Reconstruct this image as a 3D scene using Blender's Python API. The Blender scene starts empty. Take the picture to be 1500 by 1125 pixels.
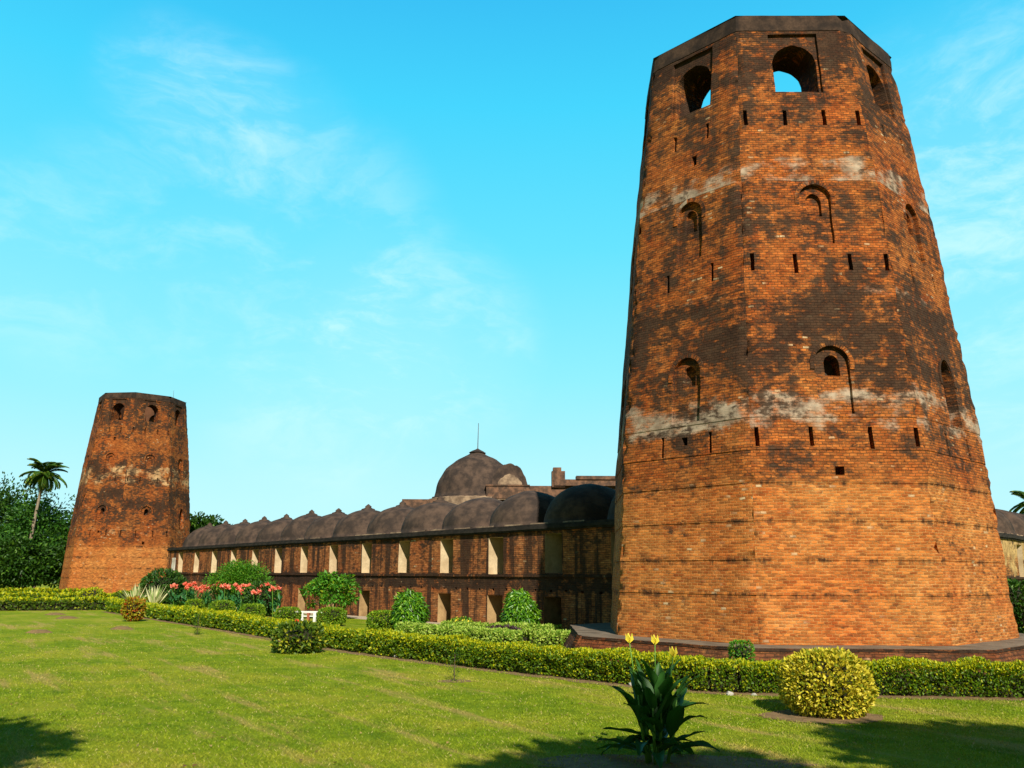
import bpy, bmesh, math, random
import numpy as np
from mathutils import Vector, Matrix, noise
from mathutils.geometry import delaunay_2d_cdt
R = math.radians
random.seed(7)
rng = np.random.default_rng(11)
scene = bpy.context.scene
col = scene.collection

# ------------------------------------------------------------------ camera
EYE = 2.25
cam_d = bpy.data.cameras.new('camera')
cam = bpy.data.objects.new('camera', cam_d)
col.objects.link(cam)
cam_d.sensor_width = 36.0
cam_d.lens = 30.575
cam_d.clip_start = 0.1
cam_d.clip_end = 3000
cam.matrix_world = (Matrix.Translation((0, 0, EYE)) @ Matrix.Rotation(R(90 + 12.3877), 4, 'X')
                    @ Matrix.Rotation(0.0055, 4, 'Z'))
scene.camera = cam

# ------------------------------------------------------------------ node helper
def N(nt, t, ins=None, **props):
    n = nt.nodes.new(t)
    for k, v in props.items():
        setattr(n, k, v)
    for k, v in (ins or {}).items():
        s = n.inputs[k]
        if hasattr(v, 'is_linked') or isinstance(v, bpy.types.NodeSocket):
            nt.links.new(v, s)
        else:
            s.default_value = v
    return n

def M(nt, op, a, b=0.0, c=None, clamp=False):
    n = nt.nodes.new('ShaderNodeMath')
    n.operation = op
    n.use_clamp = clamp
    for i, v in enumerate((a, b, c)):
        if v is None:
            continue
        if isinstance(v, bpy.types.NodeSocket):
            nt.links.new(v, n.inputs[i])
        else:
            n.inputs[i].default_value = v
    return n.outputs[0]

def smooth(nt, v, lo, hi, a=0.0, b=1.0):
    n = nt.nodes.new('ShaderNodeMapRange')
    n.interpolation_type = 'SMOOTHSTEP'
    nt.links.new(v, n.inputs[0])
    for i, x in enumerate((lo, hi, a, b)):
        n.inputs[i + 1].default_value = x
    return n.outputs[0]

def mixc(nt, f, a, b, bt='MIX'):
    n = nt.nodes.new('ShaderNodeMix')
    n.data_type = 'RGBA'
    n.blend_type = bt
    for i, v in ((0, f), (6, a), (7, b)):
        if isinstance(v, bpy.types.NodeSocket):
            nt.links.new(v, n.inputs[i])
        elif i == 0:
            n.inputs[0].default_value = v
        else:
            n.inputs[i].default_value = (*v, 1) if len(v) == 3 else v
    return n.outputs[2]

def ramp(nt, v, stops, interp='LINEAR'):
    n = nt.nodes.new('ShaderNodeValToRGB')
    n.color_ramp.interpolation = interp
    e = n.color_ramp.elements
    while len(e) < len(stops):
        e.new(0.5)
    for i, (p, c) in enumerate(stops):
        e[i].position = p
        e[i].color = (c, c, c, 1) if isinstance(c, (int, float)) else (*c, 1)
    nt.links.new(v, n.inputs[0])
    return n.outputs[0]

def tnoise(nt, vec, scale, detail=4.0, rough=0.55, dist=0.0):
    n = N(nt, 'ShaderNodeTexNoise', {'Vector': vec, 'Scale': scale, 'Detail': detail, 'Roughness': rough, 'Distortion': dist})
    return n.outputs[0]

def vmul(nt, vec, s, off=(0, 0, 0)):
    n = nt.nodes.new('ShaderNodeVectorMath')
    n.operation = 'MULTIPLY_ADD'
    nt.links.new(vec, n.inputs[0])
    n.inputs[1].default_value = s
    n.inputs[2].default_value = off
    return n.outputs[0]

# ------------------------------------------------------------------ sky and sun
SUN_AZ, SUN_EL = R(-76.6), R(36)          # azimuth counted from +X, towards the sun
sun_dir = Vector((math.cos(SUN_AZ) * math.cos(SUN_EL), math.sin(SUN_AZ) * math.cos(SUN_EL), math.sin(SUN_EL)))
world = bpy.data.worlds.new('World')
scene.world = world
world.use_nodes = True
wt = world.node_tree
wt.nodes.clear()
sky = N(wt, 'ShaderNodeTexSky', sky_type='NISHITA')
sky.sun_disc = False
sky.sun_elevation = SUN_EL
sky.sun_rotation = R(90) - SUN_AZ
sky.air_density = 1.0
sky.dust_density = 0.6
sky.ozone_density = 1.5
tc = N(wt, 'ShaderNodeTexCoord')
gen = tc.outputs['Generated']
sep = N(wt, 'ShaderNodeSeparateXYZ', {0: gen})
zz = sep.outputs[2]
# hazy tropical sky: near-white turquoise low down, clear cyan to deep blue higher up, unseen zenith darkened to cut fill
grad = ramp(wt, zz, [(0.0, (4.2, 7.3, 7.7)), (0.10, (3.6, 7.2, 7.8)), (0.22, (2.1, 6.95, 7.9)), (0.36, (0.95, 6.25, 7.9)),
                     (0.50, (0.38, 5.45, 8.0)), (0.62, (0.20, 4.0, 7.3)), (0.76, (0.06, 0.9, 2.6)), (1.0, (0.05, 0.5, 1.6))])
skyc = mixc(wt, 0.88, sky.outputs[0], grad)
# dimming added to the unseen sky behind the camera, cutting fill in the shadows
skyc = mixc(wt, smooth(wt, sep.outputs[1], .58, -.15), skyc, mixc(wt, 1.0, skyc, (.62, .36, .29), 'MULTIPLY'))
# thin wisps of cirrus
cv = vmul(wt, gen, (3.2, 3.2, 7.0))
warp = N(wt, 'ShaderNodeTexNoise', {'Vector': cv, 'Scale': 1.1, 'Detail': 5.0})
cv2 = N(wt, 'ShaderNodeVectorMath', {0: cv, 1: warp.outputs[1]}, operation='ADD').outputs[0]
wisp = smooth(wt, tnoise(wt, cv2, 2.1, 10.0, 0.66), 0.42, 0.72)
def patch(d, lo, hi):
    v = Vector(d).normalized()
    dn = N(wt, 'ShaderNodeVectorMath', {0: gen, 1: tuple(v)}, operation='DOT_PRODUCT')
    return smooth(wt, dn.outputs['Value'], lo, hi)
masks = None
SKYPATCH = []  # filled below
def pix_dir(x, y):
    f = 1273.95; p = R(12.3877)
    X, Y = (x - 750) / f, (y - 562.5) / f
    c, s = math.cos(p), math.sin(p)
    return Vector((X, c + Y * s, s - Y * c)).normalized()
for (x, y, rad, w) in ((240, 130, 5, .30), (290, 160, 5.5, .5), (345, 190, 6, .55), (400, 240, 7, .35), (470, 350, 9, .3), (540, 430, 8, .45), (570, 510, 8, .75), (640, 500, 8, .5), (480, 535, 10, .4), (30, 370, 7, .35), (110, 410, 7, .3), (200, 360, 9, .25), (330, 400, 9, .30), (1440, 300, 13, .65), (1480, 240, 9, .5), (1420, 500, 10, .5), (1390, 380, 8, .3)):
    m = M(wt, 'MULTIPLY', patch(pix_dir(x, y), math.cos(R(rad)), 1.0), w)
    masks = m if masks is None else M(wt, 'MAXIMUM', masks, m)
cl = M(wt, 'MULTIPLY', masks, M(wt, 'MULTIPLY_ADD', wisp, 0.8, 0.2), clamp=True)
skyc = mixc(wt, M(wt, 'MULTIPLY', cl, 0.8), skyc, (6.9, 8.6, 8.9))
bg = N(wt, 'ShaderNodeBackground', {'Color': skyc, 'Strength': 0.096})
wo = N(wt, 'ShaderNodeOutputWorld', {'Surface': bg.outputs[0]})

sl = bpy.data.lights.new('sun', 'SUN')
sl.energy = 5.0
sl.angle = R(0.5)
sl.color = (1.0, 0.93, 0.80)
so = bpy.data.objects.new('sun', sl)
col.objects.link(so)
so.rotation_euler = (-sun_dir).to_track_quat('-Z', 'Y').to_euler()
so.location = (20, -30, 40)

scene.render.engine = 'CYCLES'
scene.view_settings.view_transform = 'Standard'
scene.view_settings.look = 'None'
scene.view_settings.exposure = 0.48
scene.view_settings.gamma = 1.0
scene.render.resolution_x = 1024
scene.render.resolution_y = 768

# ------------------------------------------------------------------ mesh helpers
class MB:
    def __init__(self):
        self.v = []; self.f = []; self.uv = []; self.mi = []
    def add(self, verts, faces, uvs=None, mi=0):
        o = len(self.v)
        self.v += [tuple(p) for p in verts]
        self.uv += [tuple(q) for q in uvs] if uvs else [(p[0], p[2]) for p in verts]
        for f in faces:
            self.f.append([i + o for i in f]); self.mi.append(mi)
        return self
    def box(self, x0, x1, y0, y1, z0, z1, mi=0):
        P = lambda x, y, z: (x, y, z)
        fs = [([P(x0,y0,z0),P(x1,y0,z0),P(x1,y0,z1),P(x0,y0,z1)], lambda p:(p[0],p[2])),
              ([P(x1,y1,z0),P(x0,y1,z0),P(x0,y1,z1),P(x1,y1,z1)], lambda p:(p[0],p[2])),
              ([P(x1,y0,z0),P(x1,y1,z0),P(x1,y1,z1),P(x1,y0,z1)], lambda p:(p[1],p[2])),
              ([P(x0,y1,z0),P(x0,y0,z0),P(x0,y0,z1),P(x0,y1,z1)], lambda p:(p[1],p[2])),
              ([P(x0,y0,z1),P(x1,y0,z1),P(x1,y1,z1),P(x0,y1,z1)], lambda p:(p[0],p[1])),
              ([P(x0,y1,z0),P(x1,y1,z0),P(x1,y0,z0),P(x0,y0,z0)], lambda p:(p[0],p[1]))]
        for vs, q in fs:
            self.add(vs, [[0, 1, 2, 3]], [q(p) for p in vs], mi)
        return self
    def lathe(self, prof, seg=32, jitter=0.0, seed=0, center=(0, 0)):
        vs = []; uv = []
        for (r, z) in prof:
            for k in range(seg):
                a = 2 * math.pi * k / seg
                p = Vector((r * math.cos(a), r * math.sin(a), z))
                if jitter:
                    p += p.normalized() * jitter * noise.noise(p * 1.3 + Vector((seed, 0, 0)))
                vs.append((p.x + center[0], p.y + center[1], p.z)); uv.append((a * max(prof[0][0], .1), z))
        fs = []
        for j in range(len(prof) - 1):
            for k in range(seg):
                k2 = (k + 1) % seg
                fs.append([j * seg + k, j * seg + k2, (j + 1) * seg + k2, (j + 1) * seg + k])
        fs.append([(len(prof) - 1) * seg + k for k in range(seg)])
        return self.add(vs, fs, uv)
    def tube(self, pts, rads, seg=8):
        pts = [Vector(p) for p in pts]
        o = []; fs = []
        for i, p in enumerate(pts):
            t = (pts[min(i + 1, len(pts) - 1)] - pts[max(i - 1, 0)]).normalized()
            a = t.cross(Vector((0.31, 0.9, 0.17))).normalized()
            b = t.cross(a)
            for k in range(seg):
                w = 2 * math.pi * k / seg
                o.append(p + (a * math.cos(w) + b * math.sin(w)) * rads[i])
        for i in range(len(pts) - 1):
            for k in range(seg):
                k2 = (k + 1) % seg
                fs.append([i * seg + k, i * seg + k2, (i + 1) * seg + k2, (i + 1) * seg + k])
        fs.append([k for k in range(seg)][::-1])
        fs.append([(len(pts) - 1) * seg + k for k in range(seg)])
        return self.add(o, fs)
    def build(self, name, mats, parent=None, smooth_shade=False):
        me = bpy.data.meshes.new(name)
        me.from_pydata(self.v, [], self.f)
        if not isinstance(mats, (list, tuple)):
            mats = [mats]
        for m in mats:
            me.materials.append(m)
        uvl = me.uv_layers.new(name='UVMap')
        li = np.empty(len(me.loops), dtype=np.int32)
        me.loops.foreach_get('vertex_index', li)
        uvl.data.foreach_set('uv', np.array(self.uv, dtype=np.float32)[li].ravel())
        if len(mats) > 1:
            me.polygons.foreach_set('material_index', np.array(self.mi, dtype=np.int32))
        if smooth_shade:
            me.polygons.foreach_set('use_smooth', np.ones(len(me.polygons), dtype=bool))
        me.update()
        return link(name, me, parent)

def link(name, data, parent=None):
    o = bpy.data.objects.new(name, data)
    col.objects.link(o)
    if parent:
        o.parent = parent
    return o

def empty(name, loc=(0, 0, 0), rz=0.0, sc=None):
    o = bpy.data.objects.new(name, None)
    col.objects.link(o)
    o.location = loc
    o.rotation_euler = (0, 0, rz)
    if sc:
        o.scale = sc
    o.empty_display_size = 0.3
    return o

def tag(o, label=None, cat=None, group=None, kind=None):
    if label: o['label'] = label
    if cat: o['category'] = cat
    if group: o['group'] = group
    if kind: o['kind'] = kind
    return o

def copy_tree(o, parent=None):
    c = o.copy()
    col.objects.link(c)
    if parent:
        c.parent = parent
    for ch in list(o.children):
        copy_tree(ch, c)
    return c

# ------------------------------------------------------------------ materials
def newmat(name):
    m = bpy.data.materials.new(name)
    m.use_nodes = True
    nt = m.node_tree
    nt.nodes.clear()
    out = nt.nodes.new('ShaderNodeOutputMaterial')
    return m, nt, out

def finish(nt, out, colr, rough=0.9, bump=None, bstr=0.5, bdist=0.02, spec=0.2):
    b = N(nt, 'ShaderNodeBsdfPrincipled', {'Roughness': rough, 'Specular IOR Level': spec})
    if isinstance(colr, bpy.types.NodeSocket):
        nt.links.new(colr, b.inputs['Base Color'])
    else:
        b.inputs['Base Color'].default_value = (*colr, 1)
    if bump is not None:
        bn = N(nt, 'ShaderNodeBump', {'Height': bump, 'Strength': bstr, 'Distance': bdist})
        nt.links.new(bn.outputs[0], b.inputs['Normal'])
    nt.links.new(b.outputs[0], out.inputs[0])
    return b

def brick_material(name, dark_stops, plaster_stops, line_stops, zmax=20.0, streak=0.0, restored=4.75, row=0.076, bw=0.175, plaster_col=(.42, .34, .25), c1=(.63, .222, .046), c2=(.31, .086, .018), mort=(.58, .29, .095)):
    m, nt, out = newmat(name)
    uv = N(nt, 'ShaderNodeUVMap').outputs[0]
    s = N(nt, 'ShaderNodeSeparateXYZ', {0: uv})
    v = s.outputs[1]
    vn = M(nt, 'DIVIDE', v, zmax)
    wob = N(nt, 'ShaderNodeTexNoise', {'Vector': uv, 'Scale': 2.6, 'Detail': 5.0, 'Roughness': .65})
    off = N(nt, 'ShaderNodeVectorMath', {0: wob.outputs[1], 1: (0.09, 0.09, 0)}, operation='MULTIPLY')
    uw = N(nt, 'ShaderNodeVectorMath', {0: uv, 1: off.outputs[0]}, operation='ADD').outputs[0]
    def bt(a, b, mo):
        return N(nt, 'ShaderNodeTexBrick', {'Vector': uw, 'Color1': (*a, 1), 'Color2': (*b, 1), 'Mortar': (*mo, 1), 'Scale': 1.0, 'Mortar Size': 0.012,
                 'Mortar Smooth': 0.8, 'Bias': 0.0, 'Brick Width': bw, 'Row Height': row})
    b1 = bt(c1, c2, mort)
    b2 = bt((0, 0, 0), (1, 1, 1), (0.3, 0.3, 0.3))
    fac = b1.outputs[1]
    colr = b1.outputs[0]
    # worn mortar in the old masonry: dark joints above, pale joints in the mended courses below
    old = smooth(nt, M(nt, 'ADD', v, M(nt, 'MULTIPLY', tnoise(nt, uv, .6, 3), .5)), restored, restored + .5)
    colr = mixc(nt, M(nt, 'MULTIPLY', M(nt, 'MULTIPLY', fac, old), .75), colr, (.065, .035, .02))
    # fine streaky weathering along the courses
    fine = tnoise(nt, vmul(nt, uv, (2.2, 9.0, 1)), 1.0, 6.0, 0.7)
    colr = mixc(nt, smooth(nt, fine, .38, .70), colr, mixc(nt, .62, colr, (.05, .018, .008)))
    pit = tnoise(nt, vmul(nt, uv, (5, 9, 1), (2, 8, 0)), 1.0, 4.0, .65)
    colr = mixc(nt, smooth(nt, pit, .55, .75, 0, .55), colr, (.60, .30, .09))
    colr = mixc(nt, M(nt, 'MULTIPLY', old, smooth(nt, pit, .46, .30, 0, .8)), colr, (.035, .018, .010))
    mid = tnoise(nt, uv, 1.1, 5.0, 0.6)
    colr = mixc(nt, smooth(nt, mid, .52, .8, 0, .6), colr, (.62, .27, .075), 'MIX')
    big = tnoise(nt, vmul(nt, uv, (1, 1, 1), (7, 3, 0)), .33, 4.0, .5)
    colr = mixc(nt, smooth(nt, big, .38, .7, 0, .45), colr, mixc(nt, 1.0, colr, (1.0, .62, .5), 'MULTIPLY'))
    colr = mixc(nt, M(nt, 'MULTIPLY', old, .8), colr, mixc(nt, 1.0, colr, (.80, .68, .62), 'MULTIPLY'))
    hue = tnoise(nt, vmul(nt, uv, (1, 1.4, 1), (11, 2, 0)), .9, 6.0, .68)
    colr = mixc(nt, smooth(nt, hue, .52, .68, 0, .55), colr, mixc(nt, 1.0, colr, (1.30, 1.62, 2.0), 'MULTIPLY'))
    colr = mixc(nt, smooth(nt, hue, .47, .33, 0, .6), colr, mixc(nt, 1.0, colr, (.86, .58, .50), 'MULTIPLY'))
    # single pale limey bricks
    pale = M(nt, 'MULTIPLY', M(nt, 'GREATER_THAN', b2.outputs[0], .955), M(nt, 'MULTIPLY', M(nt, 'SUBTRACT', 1.0, fac), smooth(nt, tnoise(nt, uv, .8, 3),   .50, .66, 0, .75)))
    colr = mixc(nt, pale, colr, (.60, .45, .26))
    dkb = M(nt, 'MULTIPLY', M(nt, 'LESS_THAN', b2.outputs[0], .14), .55)
    colr = mixc(nt, dkb, colr, (.07, .024, .010))
    # plaster left in patches
    bump = M(nt, 'SUBTRACT', 1.0, fac)
    if plaster_stops:
        pz = ramp(nt, vn, plaster_stops)
        pn = tnoise(nt, vmul(nt, uv, (1, 1.5, 1), (3.3, 1.7, 0)), .75, 7.0, .62)
        pf = smooth(nt, M(nt, 'ADD', M(nt, 'MULTIPLY', pn, .8), M(nt, 'MULTIPLY', pz, .5)), .665, .80)
        pc = mixc(nt, smooth(nt, tnoise(nt, uv, 2.3, 6, .65), .35, .7), plaster_col, tuple(x * .42 for x in plaster_col))
        colr = mixc(nt, M(nt, 'MULTIPLY', pf, .88), colr, pc)
        bump = M(nt, 'ADD', M(nt, 'MULTIPLY', bump, M(nt, 'SUBTRACT', 1.0, pf)), M(nt, 'MULTIPLY', pf, 1.3))
    # soot, algae and rain stains, in belts of their own
    dz = ramp(nt, vn, dark_stops)
    dn = tnoise(nt, vmul(nt, uv, (.8, 1.25, 1)), .62, 8.0, .70, .5)
    dn2 = tnoise(nt, vmul(nt, uv, (1.0, 1.7, 1)), 2.4, 7.0, .74)
    dn3 = tnoise(nt, vmul(nt, uv, (3.5, 8.5, 1), (4, 4, 0)), 1.0, 3.0, .6)
    dn4 = tnoise(nt, vmul(nt, uv, (2.4, .28, 1), (9, 1, 0)), 1.0, 5.0, .6)
    dn2 = M(nt, 'ADD', dn2, M(nt, 'MULTIPLY', M(nt, 'SUBTRACT', dn4, .5), .55))
    ds = M(nt, 'ADD', M(nt, 'MULTIPLY', M(nt, 'SUBTRACT', dn, .5), .95), M(nt, 'ADD', M(nt, 'MULTIPLY', M(nt, 'SUBTRACT', dn2, .5), .75), M(nt, 'MULTIPLY_ADD', M(nt, 'SUBTRACT', dn3, .5), .42, .5)))
    df = smooth(nt, M(nt, 'ADD', ds, M(nt, 'MULTIPLY', dz, .42)), .58, .78, 0, .95)
    if streak:
        sn = tnoise(nt, vmul(nt, uv, (1.6, .10, 1), (0, 5, 0)), 1.0, 6.0, .62)
        sm = smooth(nt, M(nt, 'ADD', sn, M(nt, 'MULTIPLY', M(nt, 'SUBTRACT', dn2, .5), .25)), .465, .565, 0, streak)
        df = M(nt, 'MAXIMUM', df, sm)
    if line_stops:
        lz = ramp(nt, M(nt, 'ADD', vn, M(nt, 'MULTIPLY', M(nt, 'SUBTRACT', dn2, .5), .016)), line_stops)
        ln = M(nt, 'MULTIPLY', lz, smooth(nt, tnoise(nt, vmul(nt, uv, (1, .2, 1)), 1.6, 7, .75), .47, .60, .0, .95))
        df = M(nt, 'MAXIMUM', df, ln)
    colr = mixc(nt, df, colr, mixc(nt, smooth(nt, dn2, .4, .7), (.022, .014, .010), (.055, .033, .020)))
    hgt = M(nt, 'ADD', bump, M(nt, 'MULTIPLY', fine, .9))
    finish(nt, out, colr, .92, hgt, .8, .022, .12)
    return m

def Zc(z):   # heights measured on the tower -> scene heights
    return (z - 2.25) * .87 + 2.25
def zr(*pairs):
    return [(max(0, min(1, Zc(z) / 20.0)), c) for z, c in pairs]
tower_dark = zr((0.0, .10), (.9, .02), (4.6, .02), (5.1, .24), (6.2, .34), (6.9, .28), (7.6, .38), (8.6, .52), (9.6, .60), (10.4, .56), (10.9, .58), (11.4, .36), (13, .40), (15, .44), (15.3, .20), (16.4, .32), (18, .40), (19.2, .48), (20.4, .58), (21.9, .85))
tower_plaster = zr((4.9, 0), (5.6, .12), (6.4, .40), (6.9, .62), (7.8, .64), (8.2, .26), (9.5, .12), (10.9, .30), (11.2, .50), (11.6, .22), (14.9, .14), (15.12, .30), (15.2, .66), (16.0, .56), (16.4, .08), (21, .0))
lines = []
for z in (1.72, 2.73, 3.87, 5.0, 9.72, 10.9):
    lines += [(z - .14, 0), (z - .05, 1), (z + .03, 1), (z + .10, 0)]
tower_lines = zr(*lines)
MAT = {}
far_plaster = zr((5.2, 0), (6.2, .48), (7.0, .50), (7.4, .05), (11.2, .20), (11.8, .66), (13.6, .64), (14.2, .15), (15.2, .30), (15.8, .32), (16.2, 0))
TOWER_BRICK = [brick_material('weathered tower brick', tower_dark, tower_plaster, tower_lines), brick_material('weathered far tower brick', tower_dark, far_plaster, tower_lines, plaster_col=(.52, .33, .16))]
wing_dark = [(0, .30), (.05, .12), (.28, .10), (.37, .30), (.40, .75), (.545, .72), (.565, .22), (.80, .20), (.98, .42), (1, .5)]
wing_pl = [(0, .16), (.06, .0), (.36, .0), (.40, .30), (.53, .26), (.57, 0.02), (1, 0.0)]
MAT['wing_brick'] = brick_material('stained arcade brick', wing_dark, wing_pl, None, zmax=4.15, streak=.90, restored=-2.0, row=.085, bw=.22, plaster_col=(.5, .45, .36), c1=(.66, .29, .10), c2=(.42, .16, .055), mort=(.44, .24, .11))
plinth_dark = [(0, .45), (.5, .25), (.84, .25), (.87, .75), (1, .55)]
MAT['pale_wing'] = brick_material('ochre plastered arcade', wing_dark, [(0, .2), (.3, .2), (.42, .45), (1, .9)], None, zmax=4.15, streak=.35, restored=-2.0, row=.085, bw=.22, plaster_col=(.62, .42, .17), c1=(.62, .33, .11), c2=(.44, .2, .06), mort=(.5, .3, .12))
MAT['plinth_brick'] = brick_material('sooty plinth brick', plinth_dark, None, None, zmax=.6, restored=-2.0, row=.075, bw=.25, c1=(.29, .115, .048), c2=(.16, .062, .026), mort=(.18, .11, .055))

def plaster(name, a, b, sc=1.2, lo=.35, hi=.7, bstr=.3, rough=.9):
    m, nt, out = newmat(name)
    tcn = N(nt, 'ShaderNodeTexCoord').outputs['Object']
    n1 = tnoise(nt, tcn, sc, 7.0, .65)
    n2 = tnoise(nt, tcn, sc * 9, 5.0, .6)
    c = mixc(nt, smooth(nt, n1, lo, hi), a, b)
    c = mixc(nt, smooth(nt, n2, .3, .75, 0, .5), c, tuple(x * .55 for x in a))
    finish(nt, out, c, rough, M(nt, 'ADD', n1, M(nt, 'MULTIPLY', n2, .4)), bstr, .03, .15)
    return m
MAT['parapet'] = plaster('sooty parapet plaster', (.022, .015, .012), (.085, .050, .032), 1.5)
MAT['jamb'] = plaster('pale lime jamb', (.60, .47, .29), (.42, .30, .17), 1.1)
MAT['door_jamb'] = plaster('yellowed door jamb', (.40, .26, .12), (.19, .11, .05), 1.3)
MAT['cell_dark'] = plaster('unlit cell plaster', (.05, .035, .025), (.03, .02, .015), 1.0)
MAT['chamber'] = plaster('lamp room brick', (.16, .07, .035), (.09, .045, .025), 1.3)
MAT['dome'] = plaster('blackened dome lime', (.098, .064, .046), (.030, .023, .020), 1.5, .34, .62, .7)
MAT['dome_pale'] = plaster('worn dome skirting', (.36, .25, .16), (.12, .08, .055), 2.2, .35, .65, .4)
MAT['cornice'] = plaster('algae black cornice', (.018, .016, .014), (.05, .04, .032), 3.0)
MAT['mosque_wall'] = plaster('distant mosque brick', (.20, .105, .062), (.050, .036, .028), 2.3, .36, .60, .8)
MAT['white_lime'] = plaster('peeling white lime', (.75, .70, .62), (.42, .34, .26), 2.0)
MAT['bark'] = plaster('grey bark', (.13, .095, .065), (.07, .05, .035), 5.0)
MAT['palm_bark'] = plaster('ringed palm bark', (.30, .24, .17), (.16, .12, .08), 6.0)
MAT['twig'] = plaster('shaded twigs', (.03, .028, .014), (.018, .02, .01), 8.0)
MAT['path'] = plaster('pale dusty path', (.52, .42, .30), (.40, .31, .21), 1.5)
MAT['soil'] = plaster('dry lawn soil', (.27, .17, .085), (.17, .115, .055), 6.0, .35, .65, .8)
MAT['mound'] = plaster('ant mound earth', (.27, .17, .07), (.16, .11, .045), 8.0, .35, .65, .8)
MAT['metal'] = plaster('dull metal rod', (.12, .12, .12), (.08, .08, .08), 5.0)
MAT['white_paint'] = plaster('chalky white paint', (.78, .78, .74), (.6, .6, .56), 4.0)
MAT['red_brick'] = plaster('small red brick pillar', (.36, .11, .06), (.24, .07, .04), 5.0)
MAT['stone'] = plaster('pale boundary stone', (.55, .52, .46), (.36, .33, .28), 6.0)

def leaf_material(name, a, b, c=None, cf=.0, trans=.32, rough=.5, spec=.3, patch_scale=None):
    m, nt, out = newmat(name)
    g = N(nt, 'ShaderNodeNewGeometry')
    rnd = g.outputs['Random Per Island']
    cc = mixc(nt, rnd, a, b)
    if c:
        cc = mixc(nt, M(nt, 'GREATER_THAN', M(nt, 'FRACT', M(nt, 'MULTIPLY', rnd, 37.3)), 1 - cf), cc, c)
    if patch_scale:
        pos = N(nt, 'ShaderNodeTexCoord').outputs['Object']
        cc = mixc(nt, smooth(nt, tnoise(nt, pos, patch_scale, 3), .4, .65, 0, .6), cc, mixc(nt, 1.0, cc, (.55, .68, .45), 'MULTIPLY'))
    p = N(nt, 'ShaderNodeBsdfPrincipled', {'Base Color': cc, 'Roughness': rough, 'Specular IOR Level': spec})
    t = N(nt, 'ShaderNodeBsdfTranslucent', {'Color': mixc(nt, 1.0, cc, (1.25, 1.1, .35), 'MULTIPLY')})
    mx = N(nt, 'ShaderNodeMixShader', {0: trans, 1: p.outputs[0], 2: t.outputs[0]})
    nt.links.new(mx.outputs[0], out.inputs[0])
    return m
L = {}
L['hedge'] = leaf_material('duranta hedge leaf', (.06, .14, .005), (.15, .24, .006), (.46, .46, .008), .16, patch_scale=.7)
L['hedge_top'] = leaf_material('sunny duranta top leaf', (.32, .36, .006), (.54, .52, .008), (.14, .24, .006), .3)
L['hedge_dark'] = leaf_material('dark hedge leaf', (.05, .10, .008), (.10, .17, .012), (.26, .30, .02), .12)  # also stands in for tower shade on the hedge end by the plinth
L['yellow'] = leaf_material('golden bush leaf', (.46, .40, .018), (.66, .56, .05), (.20, .24, .012), .28, trans=.25)
L['pale'] = leaf_material('variegated pale leaf', (.28, .43, .04), (.46, .55, .11), (.14, .28, .02), .3)
L['deep'] = leaf_material('deep green leaf', (.018, .065, .010), (.05, .13, .014), (.10, .20, .02), .12)
L['mango'] = leaf_material('glossy weeping leaf', (.04, .15, .008), (.11, .29, .012), (.22, .42, .02), .2, rough=.35, spec=.5)
L['fresh'] = leaf_material('fresh green leaf', (.045, .17, .010), (.10, .29, .016), (.30, .40, .02), .12)
L['feather'] = leaf_material('feathery cypress leaf', (.055, .19, .010), (.10, .28, .012), (.22, .32, .02), .08)
L['ball'] = leaf_material('clipped ball leaf', (.09, .20, .008), (.17, .30, .010), (.32, .40, .02), .15)
L['croton_y'] = leaf_material('croton leaf', (.48, .34, .02), (.20, .24, .015), (.36, .07, .01), .22)
L['croton_g'] = leaf_material('dark bush leaf', (.035, .085, .008), (.12, .19, .012), (.36, .36, .02), .16)
L['forest'] = leaf_material('forest leaf', (.014, .050, .004), (.038, .105, .007), (.09, .19, .014), .12, trans=.25, patch_scale=.25)
L['forest_light'] = leaf_material('lighter forest leaf', (.022, .085, .009), (.055, .16, .014), (.10, .23, .02), .12, trans=.25, patch_scale=.3)
L['palm'] = leaf_material('palm leaflet', (.035, .10, .012), (.09, .18, .02), (.30, .30, .04), .10, trans=.25)
L['canna'] = leaf_material('canna leaf', (.020, .080, .014), (.040, .13, .018), None, 0, trans=.22, rough=.5, spec=.3)
L['canna_far'] = leaf_material('bed canna leaf', (.02, .10, .03), (.04, .17, .04), None, 0, trans=.25)
L['coral'] = leaf_material('coral petal', (.85, .19, .12), (.90, .34, .24), None, 0, trans=.3)
L['yellow_petal'] = leaf_material('yellow petal', (.88, .68, .02), (.92, .80, .10), None, 0, trans=.35)
L['red_petal'] = leaf_material('red petal', (.75, .05, .01), (.85, .10, .02), None, 0, trans=.2)
L['agave'] = leaf_material('cream striped leaf', (.50, .50, .24), (.62, .60, .34), (.20, .32, .07), .3, trans=.2)
L['purple'] = leaf_material('purple bed leaf', (.05, .025, .035), (.09, .05, .06), None, 0)
L['stem'] = leaf_material('green stem', (.10, .22, .02), (.12, .26, .03), None, 0, trans=.1)

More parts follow.
